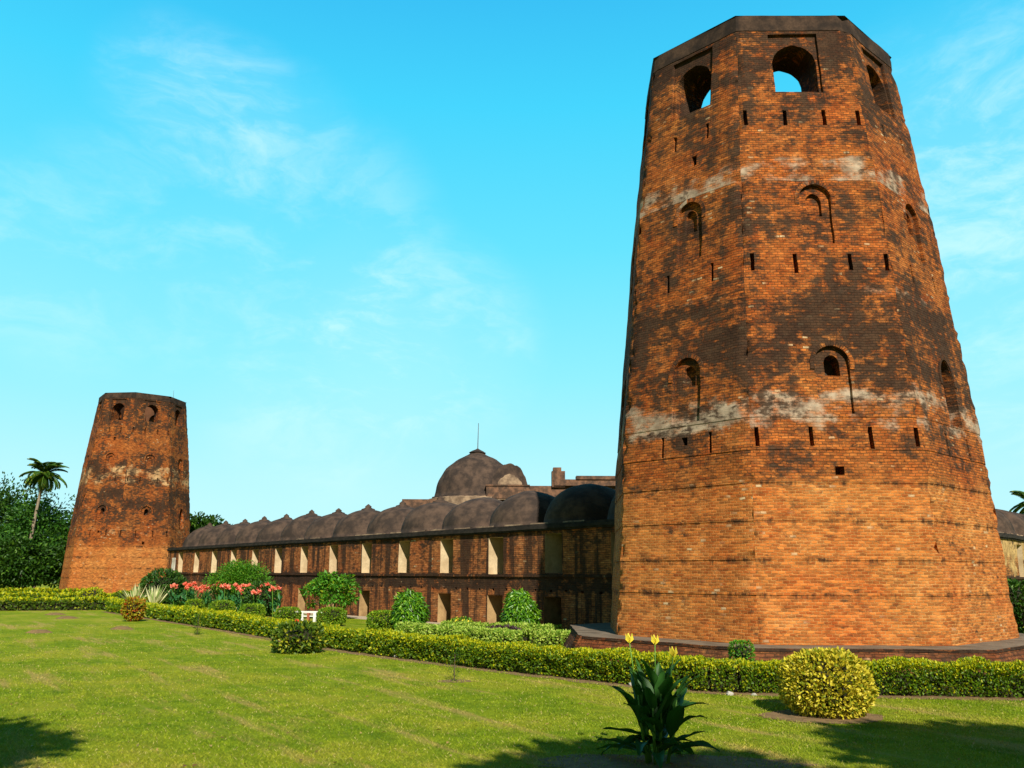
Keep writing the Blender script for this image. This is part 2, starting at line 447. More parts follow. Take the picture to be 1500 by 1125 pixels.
# ground
def lawn_colour(nt):
    pos = N(nt, 'ShaderNodeTexCoord').outputs['Object']
    g1 = tnoise(nt, pos, .33, 5, .6)
    g2 = tnoise(nt, pos, 1.9, 7, .72)
    rot = N(nt, 'ShaderNodeMapping', {'Vector': pos, 'Rotation': (0, 0, R(-57)), 'Scale': (6.5, .85, 1)}, vector_type='TEXTURE')
    g4 = tnoise(nt, rot.outputs[0], 1.25, 7, .68)
    c = mixc(nt, smooth(nt, g2, .32, .68), (.135, .215, .008), (.27, .34, .014))
    c = mixc(nt, smooth(nt, g1, .42, .66, 0, .7), c, (.38, .37, .030))
    c = mixc(nt, smooth(nt, g4, .51, .66, 0, .8), c, (.44, .32, .10))
    c = mixc(nt, smooth(nt, M(nt, 'ADD', M(nt, 'MULTIPLY', g1, .35), M(nt, 'MULTIPLY', g2, .65)), .55, .67, 0, .55), c, (.36, .25, .09))
    c = mixc(nt, smooth(nt, g4, .46, .34, 0, .5), c, mixc(nt, 1.0, c, (.6, .75, .6), 'MULTIPLY'))
    return pos, g2, c
m, nt, out = newmat('lawn turf')
pos, g2, c = lawn_colour(nt)
g3 = tnoise(nt, pos, 26.0, 6, .75)
c = mixc(nt, smooth(nt, g3, .42, .64, 0, .65), c, mixc(nt, 1.0, c, (.40, .46, .34), 'MULTIPLY'))
finish(nt, out, c, .95, M(nt, 'ADD', g3, M(nt, 'MULTIPLY', g2, .5)), .9, .04, .05)
MAT['lawn'] = m
m, nt, out = newmat('lawn blade')
pos, g2, c = lawn_colour(nt)
rnd = N(nt, 'ShaderNodeNewGeometry').outputs['Random Per Island']
c = mixc(nt, rnd, mixc(nt, 1.0, c, (.75, .85, .7), 'MULTIPLY'), mixc(nt, 1.0, c, (1.35, 1.25, 1.2), 'MULTIPLY'))
c = mixc(nt, M(nt, 'GREATER_THAN', M(nt, 'FRACT', M(nt, 'MULTIPLY', rnd, 41.0)), .93), c, (.50, .42, .14))
pb = N(nt, 'ShaderNodeBsdfPrincipled', {'Base Color': c, 'Roughness': .6, 'Specular IOR Level': .2})
tb = N(nt, 'ShaderNodeBsdfTranslucent', {'Color': c})
nt.links.new(N(nt, 'ShaderNodeMixShader', {0: .3, 1: pb.outputs[0], 2: tb.outputs[0]}).outputs[0], out.inputs[0])
L['grass'] = m

# ------------------------------------------------------------------ face panels with openings
def in_poly(x, y, poly):
    c = False
    n = len(poly)
    j = n - 1
    for i in range(n):
        xi, yi = poly[i]; xj, yj = poly[j]
        if (yi > y) != (yj > y) and x < (xj - xi) * (y - yi) / (yj - yi) + xi:
            c = not c
        j = i
    return c

def near_poly(x, y, poly, d):
    for i in range(len(poly)):
        a = poly[i]; b = poly[(i + 1) % len(poly)]
        ax, ay = b[0] - a[0], b[1] - a[1]
        l2 = ax * ax + ay * ay
        t = 0 if l2 == 0 else max(0, min(1, ((x - a[0]) * ax + (y - a[1]) * ay) / l2))
        if (x - a[0] - t * ax) ** 2 + (y - a[1] - t * ay) ** 2 < d * d:
            return True
    return False

def rect(u0, u1, z0, z1):
    return [(u0, z0), (u1, z0), (u1, z1), (u0, z1)]

def arch(cu, w, z0, zs, za, n=9):
    h = w / 2
    pts = [(cu - h, z0), (cu + h, z0)]
    for k in range(2 * n + 1):
        x = 1 - k / n
        pts.append((cu + h * x, zs + (za - zs) * (max(0, 1 - abs(x) ** 1.9)) ** .60))
    return pts

def ragged(poly, amt, seed, step=.22):
    """subdivide the outline and roughen it, as broken brick edges are"""
    o = []
    for i in range(len(poly)):
        a = Vector((*poly[i], 0)); b = Vector((*poly[(i + 1) % len(poly)], 0))
        n = max(1, int((b - a).length / step))
        for k in range(n):
            p = a.lerp(b, k / n)
            q = noise.noise_vector(Vector((p.x * 5 + seed, p.y * 5, seed * 1.7))) * amt
            o.append((p.x + q.x, p.y + q.y))
    return o

def panel(mb, outline, holes, fmap, du, dz, uvoff=0.0, jit=.25, mi=0):
    """triangulate an outline minus holes with an inner grid; fmap(u,z)->3D"""
    pts = []; edges = []
    def loop(poly):
        s = len(pts)
        pts.extend(Vector(p) for p in poly)
        edges.extend((s + i, s + (i + 1) % len(poly)) for i in range(len(poly)))
    loop(outline)
    for h in holes:
        loop(h)
    us = [p[0] for p in outline]; zs = [p[1] for p in outline]
    nu = max(1, int((max(us) - min(us)) / du)); nz = max(1, int((max(zs) - min(zs)) / dz))
    for i in range(1, nu):
        for j in range(1, nz):
            u = min(us) + (max(us) - min(us)) * (i + random.uniform(-jit, jit)) / nu
            z = min(zs) + (max(zs) - min(zs)) * (j + random.uniform(-jit, jit)) / nz
            if not in_poly(u, z, outline) or near_poly(u, z, outline, min(du, dz) * .35):
                continue
            if any(min(p[0] for p in h) - .1 < u < max(p[0] for p in h) + .1 and (in_poly(u, z, h) or near_poly(u, z, h, .05)) for h in holes):
                continue
            pts.append(Vector((u, z)))
    vs, es, fs, _, _, _ = delaunay_2d_cdt(pts, edges, [], 0, 1e-6)
    keep = []
    for f in fs:
        cx = sum(vs[i].x for i in f) / len(f); cy = sum(vs[i].y for i in f) / len(f)
        if in_poly(cx, cy, outline) and not any(in_poly(cx, cy, h) for h in holes):
            keep.append(list(f))
    mb.add([fmap(p.x, p.y) for p in vs], keep, [(p.x + uvoff, p.y) for p in vs], mi)

def reveal(mb, loop, fmap, nrm, d0, d1, uvoff=0.0, mi=0):
    n = len(loop)
    for i in range(n):
        a = loop[i]; b = loop[(i + 1) % n]
        A = fmap(*a); B = fmap(*b)
        vs = [A - nrm * d0, B - nrm * d0, B - nrm * d1, A - nrm * d1]
        horiz = abs(b[0] - a[0]) > abs(b[1] - a[1])
        if horiz:
            uv = [(a[0] + uvoff, a[1]), (b[0] + uvoff, b[1]), (b[0] + uvoff, b[1] + d1 - d0), (a[0] + uvoff, a[1] + d1 - d0)]
        else:
            uv = [(a[0] + uvoff, a[1]), (b[0] + uvoff, b[1]), (b[0] + uvoff + d1 - d0, b[1]), (a[0] + uvoff + d1 - d0, a[1])]
        mb.add(vs, [[3, 2, 1, 0]], uv, mi)

# ------------------------------------------------------------------ tower
ANG = [R(a) for a in (-158.241, -115.167, -68.520, -23.600)]
MUL = [1.00644, 1.00377, .98597, 1.00454]
PROF = [(0.35, 7.06), (2.73, 6.90), (3.87, 6.81), (6.0, 6.71), (15.22, 5.79), (21.94, 4.93)]
def prof(z):
    for (z0, r0), (z1, r1) in zip(PROF, PROF[1:]):
        if z <= z1 or z1 == 21.94:
            return (r0 + (r1 - r0) * (z - z0) / (z1 - z0))
TB = Zc(.348)
def tower(name, label, loc, rz, sc, seed, drop=0.0, front=0):
    root = empty(name, loc, rz, sc)
    tag(root, label, 'tower')
    dirs = []
    for k in range(8):
        j = (k + 1) % 8   # first vertex of face 0 is the near corner
        idx = j % 4
        a = ANG[idx] + (math.pi if j >= 4 else 0)
        dirs.append((Vector((math.cos(a), math.sin(a), 0)), MUL[idx] * (.958 if k == 6 else 1.0)))
    wall = MB(); par = MB(); room = MB()
    levels = [.348 - drop, 1.72, 2.73, 3.87, 5.0, 6.0, 7.02, 9.72, 10.9, 15.22, 16.3, 18.25, 21.30]
    for k in range(8):
        d0, m0 = dirs[k]; d1, m1 = dirs[(k + 1) % 8]
        uoff = seed * 70 + k * 7.3
        def mapper(zb, zt, shrink0, shrink1, k=k):
            rb, rt = prof(zb) * .87 + shrink0, prof(zt) * .87 + shrink1
            Zb, Zt = Zc(zb), Zc(zt)
            def f(u, z, rough=True):
                t = (z - Zb) / (Zt - Zb)
                r = rb + (rt - rb) * t
                A = d0 * (r * m0); B = d1 * (r * m1)
                e = (B - A); h = e.length / 2; e = e / (2 * h)
                mid = (A + B) / 2
                nrm = Vector((e.y, -e.x, 0))
                P = mid + e * u
                P.z = z - TB
                if rough:
                    if abs(abs(u) - h) < .02:
                        kk = k if u < 0 else (k + 1) % 8
                        D = dirs[kk][0]
                        q = noise.noise(Vector((kk * 9.1 + seed, z * 5.5, 2.3)))
                        q2 = noise.noise(Vector((kk * 5.1 + seed, z * 1.3, 7.3)))
                        P -= D * (.02 + .20 * max(0, q) + .14 * max(0, q2) + .09 * max(0, noise.noise(Vector((kk * 3.3 + seed, z * 14, 1.1)))))
                    else:
                        q = noise.noise(Vector((u * 1.7 + uoff, z * 1.7, seed)))
                        q2 = noise.noise(Vector((u * .5 + uoff, z * .5, seed + 4)))
                        P -= nrm * (.016 * q + .035 * q2)
                return P
            A = d0 * m0; B = d1 * m1
            e = (B - A).normalized()
            nrm = Vector((e.y, -e.x, 0))
            hw = lambda z: ((B - A).length / 2) * (rb + (rt - rb) * (z - Zb) / (Zt - Zb))
            return f, nrm, hw
        for s in range(len(levels) - 1):
            zb, zt = levels[s], levels[s + 1]
            stp = lambda z: .010 if z < 7.1 else 0.0
            f, nrm, hw = mapper(zb, zt, stp(zb), -stp(zt))
            Zb, Zt = Zc(zb), Zc(zt)
            nz = max(2, int((Zt - Zb) / .16))
            nu = 16
            ol = [(-hw(Zb) + 2 * hw(Zb) * i / nu, Zb) for i in range(nu)]
            ol += [(hw(Zb + (Zt - Zb) * i / nz), Zb + (Zt - Zb) * i / nz) for i in range(nz)]
            ol += [(hw(Zt) - 2 * hw(Zt) * i / nu, Zt) for i in range(nu)]
            ol += [(-hw(Zt - (Zt - Zb) * i / nz), Zt - (Zt - Zb) * i / nz) for i in range(nz)]
            holes = []
            def slot(u, z0, z1, w=.115, dep=.5):
                lp = ragged(rect(u * .87 - w / 2, u * .87 + w / 2, Zc(z0), Zc(z1)), .018, u + z0 + seed, .12)
                holes.append(lp)
                reveal(wall, lp, f, nrm, 0, dep, uoff)
                wall.add([f(*p) - nrm * dep for p in lp], [list(range(len(lp)))], [(p[0] + uoff, p[1]) for p in lp])
            jt = lambda: random.uniform(-.06, .06)
            if zb == 6.0:
                for u in (-.80 + jt(), 1.0 + jt()): slot(u, 6.06 + jt(), 6.72)
                if k in (0, 3, 6): slot(-hw(Zb) / .87 + .24, 6.1, 6.7); slot(hw(Zb) / .87 - .22, 6.1, 6.7)
                if k in (7, 4): slot(.06, 6.38, 6.64, .2)
            if zb == 5.0 and k in (0, 2, 5): slot(0, 5.23, 5.50, .24)
            if zb == 10.9:
                for u in (-.78 + jt(), 1.02 + jt()): slot(u, 11.86 + jt(), 12.5)
                if k in (0, 3, 6): slot(-hw(Zb) / .87 + .34, 11.9, 12.5); slot(hw(Zc(12)) / .87 - .20, 11.9, 12.5)
            if zb == 16.3:
                for u in (-.62 + jt(), .80 + jt()): slot(u, 17.34, 17.95)
                if k in (0, 3, 6): slot(-hw(Zt) / .87 + .2, 17.34, 17.95); slot(hw(Zt) / .87 - .2, 17.34, 17.95)
                if k in (7, 2, 4): slot(.22, 16.45, 16.85, .2)
            def niche(cu, w, z0, zs, za, inner, deep, nm):
                nb = MB()
                lp = ragged(arch(cu * .87, w * .87, Zc(z0), Zc(zs), Zc(za)), .022, seed + k + z0, .16)
                holes.append(lp)
                reveal(nb, lp, f, nrm, 0, deep, uoff)
                g = lambda u, z: f(u, z) - nrm * deep
                if inner:
                    iu, iw, iz0, izs, iza, idep, imat = inner
                    il = ragged(arch(iu * .87, iw * .87, Zc(iz0), Zc(izs), Zc(iza), 5), .016, seed + k * 3 + z0, .14)
                    panel(nb, lp, [il], g, .3, .3, uoff)
                    reveal(nb, il, g, nrm, 0, idep, uoff)
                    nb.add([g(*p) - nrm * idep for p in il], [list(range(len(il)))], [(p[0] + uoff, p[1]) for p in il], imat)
                else:
                    nb.add([g(*p) for p in lp], [list(range(len(lp)))], [(p[0] + uoff, p[1]) for p in lp])
                # brick hood round the arch
                hood = []
                o2 = arch(cu * .87, w * .87 + .26, Zc(zs - .3), Zc(zs), Zc(za) + .14)[1:]
                i2 = arch(cu * .87, w * .87 + .02, Zc(zs - .3), Zc(zs), Zc(za) + .012)[1:]
                i2 = [(i2[q][0], max(i2[q][1], o2[q][1] - .16) if False else i2[q][1]) for q in range(len(i2))]
                o2 = o2 + [(cu * .87 - w * .435 - .13, Zc(zs - .3))]
                i2 = i2 + [(cu * .87 - w * .435 - .01, Zc(zs - .3))]
                pr = .028
                arc = 0.0; tot = sum(math.dist(o2[q], o2[q + 1]) for q in range(len(o2) - 1))
                for q in range(len(o2) - 1):
                    a, b, c_, d_ = o2[q], o2[q + 1], i2[q + 1], i2[q]
                    F = [f(*p) + nrm * pr for p in (a, b, c_, d_)]
                    Bk = [f(*p) - nrm * .03 for p in (a, b, c_, d_)]
                    vs = F + Bk
                    nb.add(vs, [[0, 1, 2, 3], [4, 5, 1, 0], [2, 6, 7, 3][::1], [0, 3, 7, 4], [1, 5, 6, 2]],
                           [(uoff + .02, Zc(za) + arc - tot / 2), (uoff + .02, Zc(za) + arc + math.dist(a, b) - tot / 2), (uoff + .15, Zc(za) + arc + math.dist(a, b) - tot / 2), (uoff + .15, Zc(za) + arc - tot / 2)] * 2)
                    arc += math.dist(a, b)
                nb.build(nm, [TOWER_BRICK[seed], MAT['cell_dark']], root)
            if zb == 7.02:
                if k in (1, 5):
                    niche(.35, .92, 7.08, 8.75, 9.34, None, .42, 'deep_niche')
                else:
                    dk = 1 if (k in (0, 3, 6)) == (seed == 0) or k == 0 else 0
                    niche(.1, 1.08, 7.12, 8.86, 9.32, (.13, .48, 8.37, 8.80, 9.05, .5 if dk else .16, dk), .11, 'arched_niche')
            if zb == 10.9:
                niche(.12, 1.02, 12.86, 14.60, 15.02, (.1, .50, 13.9, 14.46, 14.74, .12, 0), .11, 'arched_niche')
            panel_f = f
            if zb == 18.25:
                wb = MB()
                lp = ragged(rect(-.86 * .87, .86 * .87, Zc(18.70), Zc(21.16)), .02, seed + k, .2)
                holes.append(lp)
                reveal(wb, lp, f, nrm, 0, .10, uoff)
                g = lambda u, z: f(u, z) - nrm * .10
                al = ragged(arch(0, 1.52 * .87, Zc(18.78), Zc(20.02), Zc(20.74)), .022, seed * 3 + k, .2)
                panel(wb, lp, [al], g, .3, .3, uoff)
                TH = 1.42
                reveal(wb, al, g, nrm, 0, TH, uoff)
                wb.build('arched_opening', TOWER_BRICK[seed], root, False)
                # inner skin of the lamp room, with the same opening
                def fin(u, z):
                    return f(u, z, False) - nrm * (TH + .1)
                hin = hw(Zt) - (TH + .1) * math.tan(R(22.5))
                panel(room, rect(-hin, hin, Zc(18.25), Zc(21.93)), [al], fin, .8, .8, uoff)
            panel(wall, ol, holes, f, .22, .2, uoff)
            # ledge to the next lift
            if s < len(levels) - 2 and stp(zt) > 0:
                f2, n2, hw2 = mapper(zt, levels[s + 2], stp(zt), -stp(levels[s + 2]))
                for i in range(nu):
                    a0 = -hw(Zt) + 2 * hw(Zt) * i / nu; a1 = -hw(Zt) + 2 * hw(Zt) * (i + 1) / nu
                    b0 = a0 * hw2(Zt) / hw(Zt); b1 = a1 * hw2(Zt) / hw(Zt)
                    wall.add([f(a0, Zt), f(a1, Zt), f2(b1, Zt), f2(b0, Zt)], [[0, 1, 2, 3]], [(a0 + uoff, Zt), (a1 + uoff, Zt), (b1 + uoff, Zt), (b0 + uoff, Zt)])
        # parapet band
        f, nrm, hw = mapper(21.30, 21.94, .02, .03)
        Zb, Zt = Zc(21.30), Zc(21.94)
        panel(par, [(-hw(Zb) + 2 * hw(Zb) * i / 12, Zb) for i in range(13)] + [(hw(Zt) - 2 * hw(Zt) * i / 12, Zt) for i in range(13)], [], f, .25, .2, uoff)
        for i in range(12):
            a0 = -hw(Zb) + 2 * hw(Zb) * i / 12; a1 = -hw(Zb) + 2 * hw(Zb) * (i + 1) / 12
            par.add([f(a0, Zb), f(a1, Zb), f(a1, Zb) - nrm * .25, f(a0, Zb) - nrm * .25], [[3, 2, 1, 0]])
    # open top: the wall head, and the floor of the lamp room
    rt = prof(21.94) * .87 + .035
    zt = Zc(21.94) - TB
    ri = rt - 1.52 / math.cos(R(22.5)) - .03
    for k in range(8):
        A, B = dirs[k][0] * dirs[k][1], dirs[(k + 1) % 8][0] * dirs[(k + 1) % 8][1]
        up = Vector((0, 0, zt - .004))
        par.add([A * rt + up, B * rt + up, B * ri + up, A * ri + up], [[0, 1, 2, 3]])
    room.add([dirs[k][0] * (prof(18.3) * .87 - .3) + Vector((0, 0, Zc(18.74) - TB)) for k in range(8)], [list(range(8))])
    wall.build('brick_wall', TOWER_BRICK[seed], root, True)
    par.build('parapet', MAT['parapet'], root, True)
    room.build('lamp_room', MAT['chamber'], root)
    return root

NTC = Vector((10.0787 * .87, 32.2100 * .87, TB))
near = tower('brick_tower', 'huge octagonal brick corner tower standing on the dark plinth in the foreground', NTC, 0, None, 0)
FTC = Vector((-43.3367 * .87, 100.0893 * .87, TB))
far = tower('brick_tower', 'distant octagonal brick tower at the far end of the domed wing, beside the palm', FTC, R(39.447), (.9838, .9838, 1.004), 1, drop=.7)
rod = MB().tube([(0, 0, 0), (0, 0, 2.0)], [.03, .012], 6)
o = rod.build('lightning_rod', MAT['metal'], far)
o.location = (3.9, 2.5, Zc(21.9) - TB)

# stepped plinth round the near tower
pl = MB()
ring = []
for k in range(8):
    a = ANG[k % 4] + (math.pi if k >= 4 else 0)
    ring.append(Vector((math.cos(a) * MUL[k % 4], math.sin(a) * MUL[k % 4], 0)))
RT = 7.06 * .87 + 1.12
lev = [(RT + .42, 0.0), (RT + .22, TB * .5), (RT + .04, TB - .075), (RT + .07, TB - .07), (RT + .05, TB), (5.6, TB)]
for k in range(8):
    A, B = ring[k], ring[(k + 1) % 8]
    n = 30
    for i in range(n):
        p = A.lerp(B, i / n); q = A.lerp(B, (i + 1) / n)
        u0 = k * 6.2 + 6.2 * i / n; u1 = k * 6.2 + 6.2 * (i + 1) / n
        def P(v, lv, ij):
            rad, z = lv
            w = noise.noise(Vector((v.x, v.y, z)) * 9) * .02
            return Vector((v.x * (rad + w), v.y * (rad + w), z - TB + (noise.noise(Vector((v.x * 6, v.y * 6, 3))) * .018 if z > .4 else 0)))
        for j in range(5):
            z0 = lev[j][1] if j < 4 else .52; z1 = lev[j + 1][1] if j < 4 else .6
            pl.add([P(p, lev[j], i), P(q, lev[j], i + 1), P(q, lev[j + 1], i + 1), P(p, lev[j + 1], i)], [[0, 1, 2, 3]], [(u0, z0), (u1, z0), (u1, z1), (u0, z1)], 1 if j == 4 else 0)
# edge bricks set on end down the battered corner
for i in range(10):
    t = (i + .5) / 10
    v = ring[0]
    e = v.normalized(); tn = Vector((-e.y, e.x, 0))
    c0 = v * (RT + .06 + .38 * t) + Vector((0, 0, TB * (1 - t) - TB))
    w = [c0 + tn * a_ + e * b_ + Vector((0, 0, c_)) for c_ in (-.09, .055) for (a_, b_) in ((-.12, -.03), (.12, -.03), (.12, .012), (-.12, .012))]
    pl.add(w, [[0, 1, 5, 4], [1, 2, 6, 5], [2, 3, 7, 6], [3, 0, 4, 7], [4, 5, 6, 7]])
po = pl.build('brick_plinth', [MAT['plinth_brick'], plaster('dusty plinth top', (.22, .17, .12), (.11, .08, .055), 1.8)])
po.location = (NTC.x, NTC.y, TB)
tag(po, 'dark battered brick plinth running round the foot of the foreground tower', 'plinth')

# ------------------------------------------------------------------ domed wings
def dome_mesh(seed, r=2.03, h=1.66):
    mb = MB()
    prof_ = [(r + .05, -.22), (r + .05, 0.0), (r, .02)]
    n = 14
    for i in range(1, n + 1):
        a = i / n * math.pi / 2
        prof_.append((max(.02, r * math.cos(a) ** .96), h * (math.sin(a) ** 1.0) + .05 * (i / n) ** 6))
    mb.lathe(prof_, 40, .055, seed * 5.3)
    return mb
def finial_mesh():
    return MB().lathe([(.52, -.14), (.46, 0.0), (.30, .05), (.20, .12), (.24, .18), (.14, .26), (.05, .34), (.02, .36)], 14)
dome_data = [dome_mesh(i).build('dome', MAT['dome'], None, True) for i in range(6)]
fin_data = finial_mesh().build('finial', MAT['dome'], None, True)
dome_me = [o.data for o in dome_data]; fin_me = fin_data.data
for o in dome_data + [fin_data]:
    bpy.data.objects.remove(o)

EAVE, SILL = 4.08, 2.25
def wing(name, label, loc, rz, t_lo, t_hi, wins, bare, seed, wmat='wing_brick'):
    """local x along the wall, local y outwards, wall face at y=0"""
    root = empty(name, loc, rz)
    tag(root, label, 'building')
    wall = MB()
    uo = seed * 90
    def f(u, z):
        q = noise.noise(Vector((u * .9 + uo, z * .9, 1.0))) * .02 + noise.noise(Vector((u * .25 + uo, z * .4, 5.0))) * .035
        return Vector((u, q, z))
    nrm = Vector((0, 1, 0))
    holes = []
    WW = 1.07
    for i, t in enumerate(wins):
        for kind in ('window', 'doorway'):
            z0, z1 = (SILL + .02 + random.uniform(-.01, .05), EAVE - .17 + random.uniform(-.06, .03)) if kind == 'window' else (-.25, 1.36)
            j = random.uniform(-.04, .04)
            u0, u1 = (t - WW, t) if kind == 'window' else (t - WW + .06 + j, t + .10 + j)
            lp = ragged(rect(u0, u1, z0, z1), .012, i * 2.1 + z0 + uo, .25)
            holes.append(lp)
            b = MB()
            D = .95
            for q in range(len(lp)):
                a_, b_ = lp[q], lp[(q + 1) % len(lp)]
                A, B = f(*a_), f(*b_)
                vs = [A, B, B - nrm * D, A - nrm * D]
                b.add(vs, [[0, 1, 2, 3]], [(v.y, v.z) for v in vs], 0)
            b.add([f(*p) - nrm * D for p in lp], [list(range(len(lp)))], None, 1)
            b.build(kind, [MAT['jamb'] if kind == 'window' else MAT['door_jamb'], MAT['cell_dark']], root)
    # small beam holes under the belt
    t = t_lo + .6
    while t < t_hi - .3:
        zc_ = 1.60 + random.uniform(-.02, .03)
        w = random.uniform(.06, .085)
        lp = rect(t - w, t + w, zc_ - .05, zc_ + .045)
        holes.append(lp)
        reveal(wall, lp, f, nrm, 0, .2, uo)
        wall.add([f(*p) - nrm * .2 for p in lp], [[0, 1, 2, 3]], [(p[0] + uo, p[1]) for p in lp])
        t += .98 + random.uniform(-.08, .08)
    n = int((t_hi - t_lo) / .6)
    ol = [(t_lo + (t_hi - t_lo) * i / n, -.3) for i in range(n)] + [(t_hi, -.3), (t_hi, 1.5), (t_hi, 3.0)] + \
         [(t_hi - (t_hi - t_lo) * i / n, EAVE + .02) for i in range(n)] + [(t_lo, EAVE + .02), (t_lo, 3.0), (t_lo, 1.5)]
    panel(wall, ol, holes, f, .5, .45, uo)
    wall.box(t_lo, t_hi, -4.9, -4.6, -.3, EAVE)
    wall.box(t_lo, t_lo + .25, -4.6, -1.0, -.3, EAVE)
    wall.box(t_hi - .25, t_hi, -4.6, -1.0, -.3, EAVE)
    wall.build('brick_wall', MAT[wmat], root, True)
    roof = MB().box(t_lo, t_hi, -4.95, -.2, EAVE + .02, EAVE + .22)
    roof.build('roof', MAT['dome'], root)
    co = MB()
    nn = int((t_hi - t_lo) / .7)
    for (y, z0, z1) in ((.16, EAVE + .05, EAVE + .16), (.10, EAVE - .02, EAVE + .05), (.07, EAVE + .16, EAVE + .26)):
        for i in range(nn):
            a = t_lo + (t_hi - t_lo) * i / nn; b = t_lo + (t_hi - t_lo) * (i + 1) / nn
            ya = y + noise.noise(Vector((a * .7, z0, uo))) * .03; yb = y + noise.noise(Vector((b * .7, z0, uo))) * .03
            za = noise.noise(Vector((a * .5, 3, uo))) * .025; zb_ = noise.noise(Vector((b * .5, 3, uo))) * .025
            co.add([(a, ya, z0 + za), (b, yb, z0 + zb_), (b, yb, z1 + zb_), (a, ya, z1 + za), (a, -.25, z1 + za), (b, -.25, z1 + zb_), (a, -.05, z0 + za), (b, -.05, z0 + zb_)],
                   [[0, 1, 2, 3], [3, 2, 5, 4], [6, 7, 1, 0]])
    co.build('cornice', MAT['cornice'], root)
    bd = MB()
    for i in range(nn):
        a = t_lo + (t_hi - t_lo) * i / nn; b = t_lo + (t_hi - t_lo) * (i + 1) / nn
        za = noise.noise(Vector((a * .5, 8, uo))) * .02; zb_ = noise.noise(Vector((b * .5, 8, uo))) * .02
        ya = .075 + noise.noise(Vector((a, 4, uo))) * .02; yb = .075 + noise.noise(Vector((b, 4, uo))) * .02
        bd.add([(a, ya, SILL - .09 + za), (b, yb, SILL - .09 + zb_), (b, yb, SILL - .01 + zb_), (a, ya, SILL - .01 + za), (a, -.05, SILL - .01 + za), (b, -.05, SILL - .01 + zb_), (a, -.05, SILL - .09 + za), (b, -.05, SILL - .09 + zb_)],
               [[0, 1, 2, 3], [3, 2, 5, 4], [6, 7, 1, 0]], [(p + uo, 2.2) for p in (a, b, b, a, a, b, a, b)])
    bd.build('string_course', MAT[wmat], root)
    for i, t in enumerate(wins):
        d = link('dome', dome_me[(i * 5 + 2) % 6], root)
        d.location = (t - WW / 2, -2.15 + random.uniform(-.05, .05), EAVE + .34 + random.uniform(-.03, .03))
        s = random.uniform(.97, 1.03)
        d.scale = (s, s, random.uniform(.95, 1.02))
        d.rotation_euler = (0, 0, random.uniform(0, 6))
        if i not in bare:
            fi = link('finial', fin_me, d)
            fi.location = (0, 0, 1.72); fi.scale = (.85, .85, .85)
    # pale worn skirting strips between dome foot and cornice
    for i, t in enumerate(wins):
        if i in (1, 2, 3, 4, 5, 7):
            sk = MB()
            for q in range(8):
                a = t - WW / 2 - 1.75 + 3.4 * q / 8; b = a + 3.4 / 8
                h0 = EAVE + .33 + .05 * noise.noise(Vector((a * 2.1, 1, uo))); h1 = EAVE + .33 + .05 * noise.noise(Vector((b * 2.1, 1, uo)))
                sk.add([(a, -.1, EAVE + .2), (b, -.1, EAVE + .2), (b, -.12, h1), (a, -.12, h0), (a, -.34, h0), (b, -.34, h1)], [[0, 1, 2, 3], [3, 2, 5, 4]])
            sk.build('dome_skirting', MAT['dome_pale'], root)
    return root
WD = R(128.2241)
SP = 3.9172
t0 = -3.632
wins = [t0 + i * SP for i in range(14)]
main_wing = wing('domed_wing', 'long low two-storey brick wing with a row of dark domes between the two towers', (1.5916, 36.70, 0.02), WD, -6.5, 50.1, wins, (0, 1, 2, 3), 0)
MB().box(50.1, 60.5, -4.9, -3.2, -.3, 3.6).build('link_wall', MAT['wing_brick'], main_wing)
wl = MB()   # whitewash left on the wall beside the far tower
lp = ragged(rect(48.0, 48.8, 2.3, 3.5), .09, 3, .15)
wl.add([(p[0], .05, p[1]) for p in lp] + [(p[0], -.05, p[1]) for p in lp], [list(range(len(lp)))] + [[i, (i + 1) % len(lp), len(lp) + (i + 1) % len(lp), len(lp) + i] for i in range(len(lp))])
lp = ragged(rect(48.1, 50.0, 2.25, 2.5), .09, 9, .15)
wl.add([(p[0], .1, p[1]) for p in lp] + [(p[0], -.05, p[1]) for p in lp], [list(range(len(lp)))] + [[i, (i + 1) % len(lp), len(lp) + (i + 1) % len(lp), len(lp) + i] for i in range(len(lp))])
wl.build('whitewash_patch', MAT['white_lime'], main_wing)
RD = R(48)
right_wing = wing('domed_wing', 'stretch of pale domed wing showing to the right behind the foreground tower', (25.9 - 9 * math.cos(RD), 45.0 - 9 * math.sin(RD), .02), RD + math.pi, -22, 10, [-20 + 3.9 * i for i in range(8)], (0, 1, 2, 3, 4, 5, 6), 3, 'pale_wing')

# ------------------------------------------------------------------ mosque behind
mq = empty('mosque', (0, 60, 0))
tag(mq, 'ruined mosque with a great dark dome rising behind the domed wing', 'building')
mb = MB()
mb.box(-7.5, -1.6, 0, 9, 0, 7.3)
mb.box(-1.6, 14, -.6, 9, 0, 8.2)
mb.box(2.9, 14, -.9, 1.2, 8.2, 8.62)
mb.box(4.4, 8.1, -1.0, -.2, 8.62, 8.86)
mb.build('hall_walls', MAT['mosque_wall'], mq)
d = MB()
r, h = 2.95, 2.78
pf = [(r + .25, -.5), (r + .25, -.25), (r + .1, -.2), (r + .05, 0)]
for i in range(1, 19):
    a = i / 18 * math.pi / 2
    pf.append((max(.55, r * math.cos(a) ** 1.08), h * math.sin(a) + .25 * (i / 18) ** 3))
pf += [(.62, h + .2), (.4, h + .34), (.16, h + .47), (.05, h + .55)]
dome = d.lathe(pf, 56, .06, 2.2).build('great_dome', MAT['dome'], mq, True)
dome.location = (-2.45, 2.4, 7.85)
pole = MB().tube([(0, 0, 0), (.03, 0, 1.9)], [.035, .02], 6).build('dome_pole', MAT['metal'], dome)
pole.location = (0, 0, h + .5)
